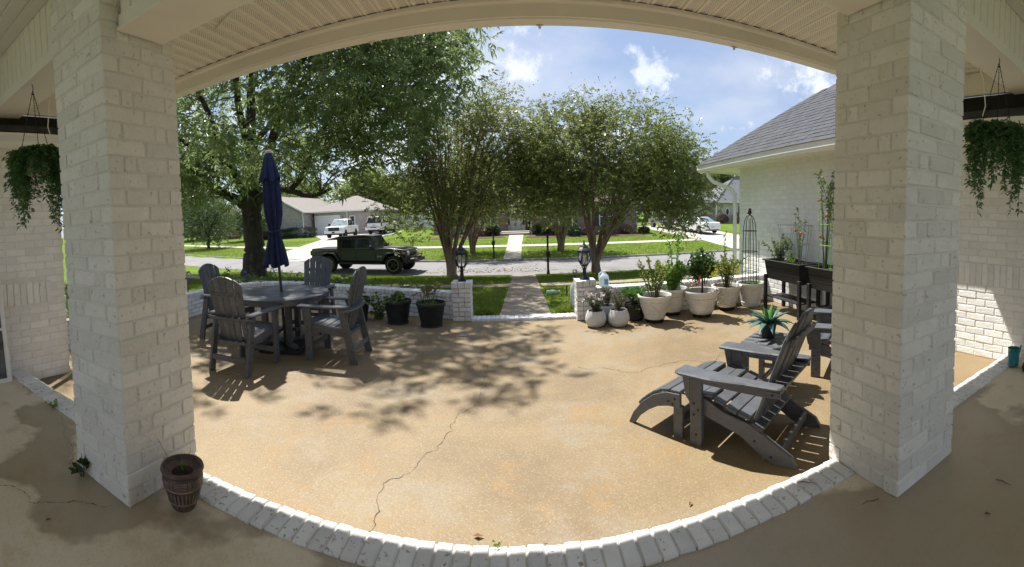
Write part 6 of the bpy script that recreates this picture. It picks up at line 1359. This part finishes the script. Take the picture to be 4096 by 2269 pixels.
# ================================================================== POT PLANTS AND SMALL THINGS
STEMG = mat('green_stem', (.10,.14,.04), (.07,.10,.035), rough=.7, scale=8); STEMB = mat('brown_stem', (.14,.095,.06), (.09,.06,.04), rough=.85, scale=10)
def grow(t, base, n, h, spread, L, Wd, per, ml, ms, r=.006, t0=.25, up=.3, droop=.2, curve=.5, hj=.35, name='foliage', az=None):
    b = MB(); P = []; D = []
    for i in range(n):
        a = RNG.uniform(0,2*math.pi) if az is None else az+RNG.normal()*.5; hh = h*RNG.uniform(1-hj,1); s = spread*RNG.uniform(.25,1)
        p0 = np.array(base)+np.array((math.cos(a)*s*.15, math.sin(a)*s*.15, 0)); p2 = np.array(base)+np.array((math.cos(a)*s, math.sin(a)*s, hh)); p1 = p0+np.array((math.cos(a)*s*(1-curve)*.4, math.sin(a)*s*(1-curve)*.4, hh*.65))
        pts = bezier(p0, p1, p2, 7); b.tube(pts, [r,r*.9,r*.8,r*.65,r*.5,r*.35,r*.2], 5, cap=False)
        for k in range(per):
            q = t0+(1-t0)*RNG.uniform(); j = min(int(q*6),5); f = q*6-j; p = pts[j]*(1-f)+pts[j+1]*f; d = pts[min(j+1,6)]-pts[j]; d = d/np.linalg.norm(d); P.append(p); D.append(RNG.normal(size=3)*.75+d*.5+np.array((0,0,up)))
    o = b.build('stems', ms, t); o['kind'] = 'stuff'
    return leaves_obj(name, np.array(P), np.array(D), L*RNG.uniform(.65,1.2,len(P)), Wd*RNG.uniform(.75,1.15,len(P)), ml, t, droop)
LF_BLU = LEAF('blueberry_leaf', (.18,.25,.06), (.28,.32,.08), .45); LF_BRT = LEAF('bright_leaf', (.22,.38,.06), (.15,.30,.045), .45); LF_CIT = LEAF('citrus_leaf', (.05,.12,.032), (.09,.17,.042), .3, .3); LF_OLV = LEAF('olive_leaf', (.15,.22,.055), (.24,.27,.07), .4); LF_TOM = LEAF('tomato_leaf', (.15,.22,.09), (.22,.28,.12), .4); LF_STR = LEAF('strawberry_leaf', (.07,.18,.04), (.13,.26,.06), .35, .35); LF_DIA = LEAF('dianthus_leaf', (.06,.10,.05), (.10,.14,.07), .2); LF_DRY = LEAF('dry_herb', (.16,.13,.08), (.11,.14,.06), .2); LF_SWP = LEAF('vine_leaf', (.17,.24,.05), (.11,.19,.04), .4); LF_SWR = LEAF('vine_leaf_red', (.20,.16,.07), (.15,.20,.05), .4); LF_FERN = LEAF('trailing_leaf', (.06,.15,.055), (.10,.21,.06), .35); LF_RUE = LEAF('ruellia_leaf', (.09,.15,.045), (.15,.21,.06), .4); LF_PUR = LEAF('purple_flower', (.20,.10,.42), (.14,.07,.34), .35); LF_PNK = LEAF('pale_flower', (.72,.55,.58), (.66,.62,.60), .3)
grow(P_L1, (0,0,.34), 13, .66, .34, .060, .032, 44, LF_BLU, STEMB, .007, .2)
grow(P_L1, (-.05,-.02,.34), 1, .42, .36, .035, .022, 80, LF_LIM, STEMB, .006, .1, az=2.7)
grow(P_P1, (0,0,.34), 24, .52, .30, .08, .036, 40, LF_BRT, STEMG, .006, .15, .5); grow(P_P1, (.05,0,.34), 3, 1.0, .12, .085, .036, 34, LF_BRT, STEMG, .006, .35, .6, hj=.2)
# citrus
b = MB(); b.tube([(0,0,.30),(.01,0,.5),(0,.01,.72),(.02,0,.9)], [.016,.013,.011,.006], 8); b.tube([(.025,.01,.30),(.02,.01,.85)], .007, 6); b.build('trunk', STEMB, P_P2, smooth=1)
for k_, (x, y, z, n) in enumerate(((-.14,0,.82,10),(.10,.05,.86,10),(-.02,-.08,.95,8),(.16,-.05,.74,7),(-.22,.02,.70,7))): grow(P_P2, (x*.3,y*.3,z-.22), n+2, .33, .25, .09, .045, 18, LF_CIT, STEMG, .004, .3, .2, .25)
tg = MB().prism([(-.02,0),(.02,0),(.026,.16),(-.012,.165)], -.001, .001, 'y', T3(-.09,-.05,.50) @ RY(.25)).build('pink_tag', mat('pink_tag',(.80,.16,.20),(.74,.12,.16),rough=.6,scale=9), P_P2)
grow(P_L2, (0,0,.34), 18, .60, .38, .072, .030, 30, LF_OLV, STEMB, .006, .3); grow(P_L2, (-.03,0,.34), 2, 1.0, .10, .065, .026, 26, LF_OLV, STEMB, .005, .4, hj=.1)
MB().tube([(0,0,.30),(.01,0,.45),(0,.01,.6)], [.016,.014,.008], 7).build('trunk', STEMB, P_L2, smooth=1)
grow(P_OB, (0,-.05,.33), 26, .12, .18, .03, .014, 20, LF_BRT, STEMG, .003, .1)
grow(P_BA, (0,0,.22), 60, .24, .24, .07, .065, 3, LF_STR, STEMG, .003, .75, .5, .1); grow(P_BA, (.02,-.1,.20), 8, .02, .16, .055, .05, 4, LF_STR, STEMG, .003, .5, .1, .2)
grow(P_R1, (0,0,.20), 70, .25, .20, .05, .010, 20, LF_DIA, STEMG, .002, .1, .5)
P = RNG.normal(size=(26,3))*np.array((.12,.10,.035))+np.array((0,0,.44)); P = np.repeat(P,9,0)+RNG.normal(size=(234,3))*.010; o = leaves_obj('flowers', P, rand_dirs(234,.4), .028, .026, LF_PNK, P_R1); o['kind'] = 'stuff'
grow(P_R2, (0,0,.20), 40, .26, .15, .026, .012, 26, LF_DRY, STEMB, .002, .3); grow(P_R3, (0,0,.21), 34, .32, .14, .026, .012, 26, LF_DRY, STEMB, .002, .3)
for t_, ang, red in ((P_B1,.4,0),(P_B2,2.8,0),(P_B3,.9,1)):
    grow(t_, (0,0,.29), 9, .20 if not red else .36, .17, .085, .075, 5, LF_SWR if red else LF_SWP, STEMG, .004, .5, .4, .25); grow(t_, (0,0,.31), 4, .06, .34, .075, .068, 6, LF_SWP, STEMG, .003, .3, .2, .3)
vt = thing('trailing_vine', 'pale green vine trailing down between the black wicker pots', 'plant', (-2.28,6.45,GP)); grow(vt, (0,.1,0), 22, .46, .22, .075, .065, 6, LF_SWP, STEMG, .003, .1, .2, .3, hj=.9)
for (x, y, sg) in ((-1.55,6.5,1),):
    wv = thing('wiry_vine', 'purple wiry vine stems arching against garden wall by left post', 'plant', (x,y,GP+.3)); b = MB()
    for i in range(7): a = RNG.uniform(-.6,.6); b.tube(bezier(np.zeros(3), np.array((.15*a+.1,.06,.22)), np.array((.42*RNG.uniform(.3,1)*(1 if i % 2 else -.6),.12,.02+.12*RNG.uniform())), 7), .003, 4)
    b.build('stems', mat('purple_stem',(.10,.03,.05)), wv)
# raised planters
grow(RP1, (-.02,.33,.80), 18, .45, .36, .06, .032, 30, LF_TOM, STEMG, .005, .25, .2, .3); grow(RP1, (.0,-.22,.80), 5, .95, .26, .05, .026, 24, LF_TOM, STEMG, .007, .35, .1, .3); grow(RP1, (-.05,-.1,.80), 8, .16, .12, .05, .03, 12, LF_BRT, STEMG, .003, .1)
grow(RP2, (-.06,.26,.80), 6, 1.5, .32, .075, .034, 34, LF_TOM, STEMG, .008, .45, .0, .35, hj=.15); grow(RP2, (-.04,.12,1.5), 7, .75, .26, .07, .034, 22, LF_TOM, STEMG, .005, .2, .0, .35, hj=.3); grow(RP2, (0,.3,.8), 3, .8, .12, .06, .03, 14, LF_TOM, STEMG, .005, .4)
TOMR = mat('ripe_tomato', (.55,.035,.015), (.62,.09,.02), rough=.25, scale=9)
for t_, pts in ((RP1,((-.10,-.22,1.36),(-.06,-.30,1.28),(-.12,-.40,1.33))),(RP2,((-.14,.32,1.82),(-.12,.30,1.30),(-.16,.10,1.62)))):
    for p_ in pts: MB().lathe([(.004,-.018),(.016,-.012),(.02,0),(.015,.013),(.003,.017)], 10, T3(*p_)).build('tomato', TOMR, t_, smooth=1)
# flamingo picks
FLA = mat('faded_pink', (.52,.30,.27), (.42,.24,.21), rough=.5, scale=20)
def flamingo(label, x, y, z, rz):
    t = thing('flamingo_pick', label, 'garden pick', (x,y,z), rz, 'flamingo picks'); MB().tube([(0,0,-.05),(0,0,.085)], .003, 5).build('stake', GWIRE, t)
    MB().lathe([(.003,-.045),(.014,-.025),(.022,0),(.016,.022),(.004,.036)], 10, T3(0,0,.10) @ RY(math.pi/2-.25)).build('body', FLA, t, smooth=1); MB().tube([(-.03,0,.108),(-.048,0,.13),(-.036,0,.158),(-.046,0,.176),(-.062,0,.168),(-.066,0,.155)], [.008,.006,.005,.008,.006,.002], 6).build('neck', FLA, t, smooth=1)
    for s in (-1,1): MB().prism([(-.015,0),(.03,.035),(.036,.03),(.018,-.008)], -.002, .002, 'y', T3(0,s*.015,.115) @ RX(-s*.5)).build('wing', FLA, t)
flamingo('faded pink flamingo pick at left rim of the citrus pot', 2.60, 5.96, .27, 0); flamingo('faded pink flamingo pick at right rim of the citrus pot', 3.02, 5.96, .25, 2.2)
# brown pot sprouts
b = MB(); b.tube([(-.05,-.02,.17),(-.09,-.03,.26),(-.13,-.05,.34)], .0012, 4); b.build('dry_stalk', STEMB, P_BR); MB().tube([(.03,0,.17),(.05,.01,.27),(.06,.015,.33)], .0012, 4).build('dry_stalk', STEMB, P_BR)
MB().prism([(-.006,.17),(.006,.17),(.004,.24),(0,.265),(-.004,.23)], -.001, .001, 'y', RZ(.5)).build('sprout', LF_BRT, P_BR)
# hanging baskets
CHM = mat('dark_chain', (.03,.026,.022), rough=.5, metal=.6); HBW = mat('white_basket', (.62,.60,.55), (.5,.48,.44), rough=.6, scale=8)
def basket(label, x, y, zr, ztop, seed, Ls):
    t = thing('hanging_basket', label, 'hanging basket', (x,y,0)); r = .14
    MB().tube([(.015,0,ztop+.035),(.028,0,ztop+.02),(.02,0,ztop),(0,0,ztop-.005),(-.012,0,ztop+.012),(0,0,ztop-.03),(.012,0,ztop-.055),(0,0,ztop-.07)], .0035, 6).build('hook', CHM, t, smooth=1)
    for i in range(3):
        a = i*2.1+.4; p0 = np.array((0,0,ztop-.065)); p1 = np.array((r*math.cos(a), r*math.sin(a), zr)); n = 26; c = MB()
        for k in range(n): m0 = p0+(p1-p0)*(k+.1)/n; m1 = p0+(p1-p0)*(k+.95)/n; c.tube([m0,(m0+m1)/2,m1], [.0028,.0055 if k % 2 else .0035,.0028], 5)
        o = c.build('chain', CHM, t); o['kind'] = 'stuff'
    MB().lathe([(.075,zr-.15),(.085,zr-.145),(.135,zr-.01),(.145,zr),(.135,zr+.004),(.12,zr-.02),(0,zr-.03)], 24).build('bowl', HBW, t, smooth=40)
    R = np.random.default_rng(seed); P = []; D = []; st = MB()
    for i in range(190):
        a = R.uniform(0,2*math.pi); rr = R.uniform(.05,.15); hang = R.uniform(.12,1)**1.2*Ls*(.55+.45*math.sin(a*2+seed)**2) if i > 30 else .05; ro = R.uniform(.15,.24)
        p0 = np.array((rr*math.cos(a), rr*math.sin(a), zr)); p1 = np.array((ro*math.cos(a), ro*math.sin(a), zr+.09*R.uniform(.4,1.2))); p2 = np.array(((ro+.015)*math.cos(a), (ro+.015)*math.sin(a), zr-hang)); pts = bezier(p0, p1*1.0+np.array((0,0,.04)), p2, 9); n = int(16+95*hang); st.tube(pts, .0012, 3, cap=False)
        q = R.uniform(0.05,1,n)*7.99; j = q.astype(int); f = (q-j)[:,None]; A = np.array(pts); p = A[j]*(1-f)+A[j+1]*f; P.append(p); d = R.normal(size=(n,3)); d[:,2] = d[:,2]*.3-.25; D.append(d)
    o = st.build('stems', STEMG, t); o['kind'] = 'stuff'
    P = np.concatenate(P); leaves_obj('foliage', P, np.concatenate(D), .046, .018, LF_FERN, t); return t
basket('hanging basket of trailing fern at the left, behind left pillar', -3.09, 1.49, 2.16, 2.76, 1, .62)
basket('hanging basket of trailing fern at the right edge', 3.09, 1.50, 2.20, 2.80, 2, .70)
for s, lb in ((-1,'white cord hanging beside the left basket chain'),(1,'white cord hanging beside the right basket chain')):
    o = MB().tube([(s*3.2,1.75,2.80),(s*3.25,1.72,2.66),(s*3.42,1.78,2.50),(s*3.6,1.9,2.46)], .005, 5).build('cord', WHITE, None, smooth=1); tag(o, lb, 'cord')
# flower bed behind the curved wall
for i in range(17):
    q = i/16; x = -6.3+q*3.2+RNG.normal()*.08; y = float(np.interp(x,[-6.4,-5.8,-5.0,-4.3,-3.0],[5.6,7.1,7.75,7.85,7.45]))+RNG.uniform(0,.3); rl = ('purple flowered narrow leafed plant at left end of curved garden wall' if i < 6 else 'narrow leafed plant behind curved garden wall in front of the tree trunk' if i < 12 else 'low narrow leafed plant behind curved garden wall beside the umbrella pole'); t = thing('flowering_plant', rl, 'plant', (x,y,gz(x,y)), 0, 'purple flowered plants behind the wall')
    grow(t, (0,0,0), 9, .74+.2*RNG.uniform()-.22*q, .20, .14, .022, 22, LF_RUE, STEMG, .004, .2, .3, .35)
    if i % 2 == 0: k = 14; P = np.repeat(RNG.normal(size=(3,3))*np.array((.12,.12,.06))+np.array((0,0,.72-.2*q)),k//2,0); leaves_obj('purple_flowers', P+RNG.normal(size=P.shape)*.012, rand_dirs(len(P),.3), .045, .045, LF_PUR, t)['kind'] = 'stuff'
for i, (x, h_, lb) in enumerate(((-2.75,.62,'leafy plant just right of the far dining chair, behind the wall'),(-2.2,.56,'leafy plant behind the wall above the middle wicker pot'),(-1.75,.60,'leafy plant behind wall between the two right wicker pots'),(-1.35,.52,'leafy plant behind the wall beside the left lantern post'),(-3.2,.60,'leafy plant behind wall next to the far dining chair'))):
    y = 7.15+(-1.0-x)*.2; t = thing('leafy_plant', lb, 'plant', (x,y,gz(x,y))); grow(t, (0,0,0), 12, h_, .24, .075, .03, 16, LF_RUE if i % 2 else LF_OLV, STEMG, .004, .3, .3)
# little weeds and debris
w = thing('weed', 'dark leafy weed growing at the left pillar base', 'weed', (-2.30,1.29,0)); grow(w, (0,0,0), 12, .08, .07, .055, .045, 2, LF_HED, STEMG, .002, .7, .3); MB().tube([(0,0,.03),(.005,0,.15)], .0015, 4).build('seed_stalk', STEMG, w)
w = thing('weed', 'small green weed in the joint of the left curb', 'weed', (-3.35,1.63,.005)); grow(w, (0,0,0), 9, .05, .07, .035, .025, 3, LF_BRT, STEMG, .0015, .5, .2)
w = thing('weed', 'tiny green weed on the middle curb edge', 'weed', (-.12,1.82,.01)); grow(w, (0,0,0), 5, .03, .03, .018, .012, 2, LF_BRT, STEMG, .001, .5, .2)
DRY = mat('dry_leaf', (.28,.15,.08), (.20,.10,.05), rough=.8, scale=40)
for i, (x, y, z, L, lb) in enumerate(((-.24,2.07,GP+.006,.028,'curled pink brown dry leaf on the patio near curb'),(-2.05,.93,.004,.018,'small dry leaf on the porch floor below left pillar'),(-2.55,.62,.004,.02,'dry leaf at the bottom left of the porch floor'),(.9,2.1,GP+.005,.018,'small dark leaf fragment on patio right of centre'),(1.88,.88,.004,.02,'dry leaf on the porch floor below the right pillar'))):
    o = MB().add([(-L,0,.002),(-L*.3,L*.5,.008),(L,0,.004),(-L*.2,-L*.5,.010),(0,0,.001)], [(0,4,1),(1,4,2),(2,4,3),(3,4,0)]).build('dry_leaf', DRY, None); o.location = (x,y,z); o.rotation_euler.z = i*1.3; tag(o, lb, 'leaf', 'fallen leaves')
for i, (x, y, z, L, lb) in enumerate(((.05,2.0,GP+.004,.06,'short brown twig on the patio near the middle curb'),(.62,1.95,GP+.004,.07,'orange brown twig on the patio touching the curb'),(-2.75,.82,.003,.05,'short twig on the left porch floor'),(1.6,1.42,.003,.05,'short twig on the porch floor by the right pillar'),(2.6,.78,.003,.10,'curved dark twig at lower right of the porch floor'),(2.15,.92,.003,.05,'thin twig on the right porch floor'),(1.42,1.73,.021,.05,'thin twig lying on the right curb bricks'))):
    o = MB().tube([(-L,0,0),(-L*.3,L*.22,.004),(L*.3,L*.1,.006),(L,L*.3,.002)], [.002,.0025,.002,.001], 5).build('twig', STEMB, None); o.location = (x,y,z); o.rotation_euler.z = i*.9; tag(o, lb, 'twig', 'fallen twigs')
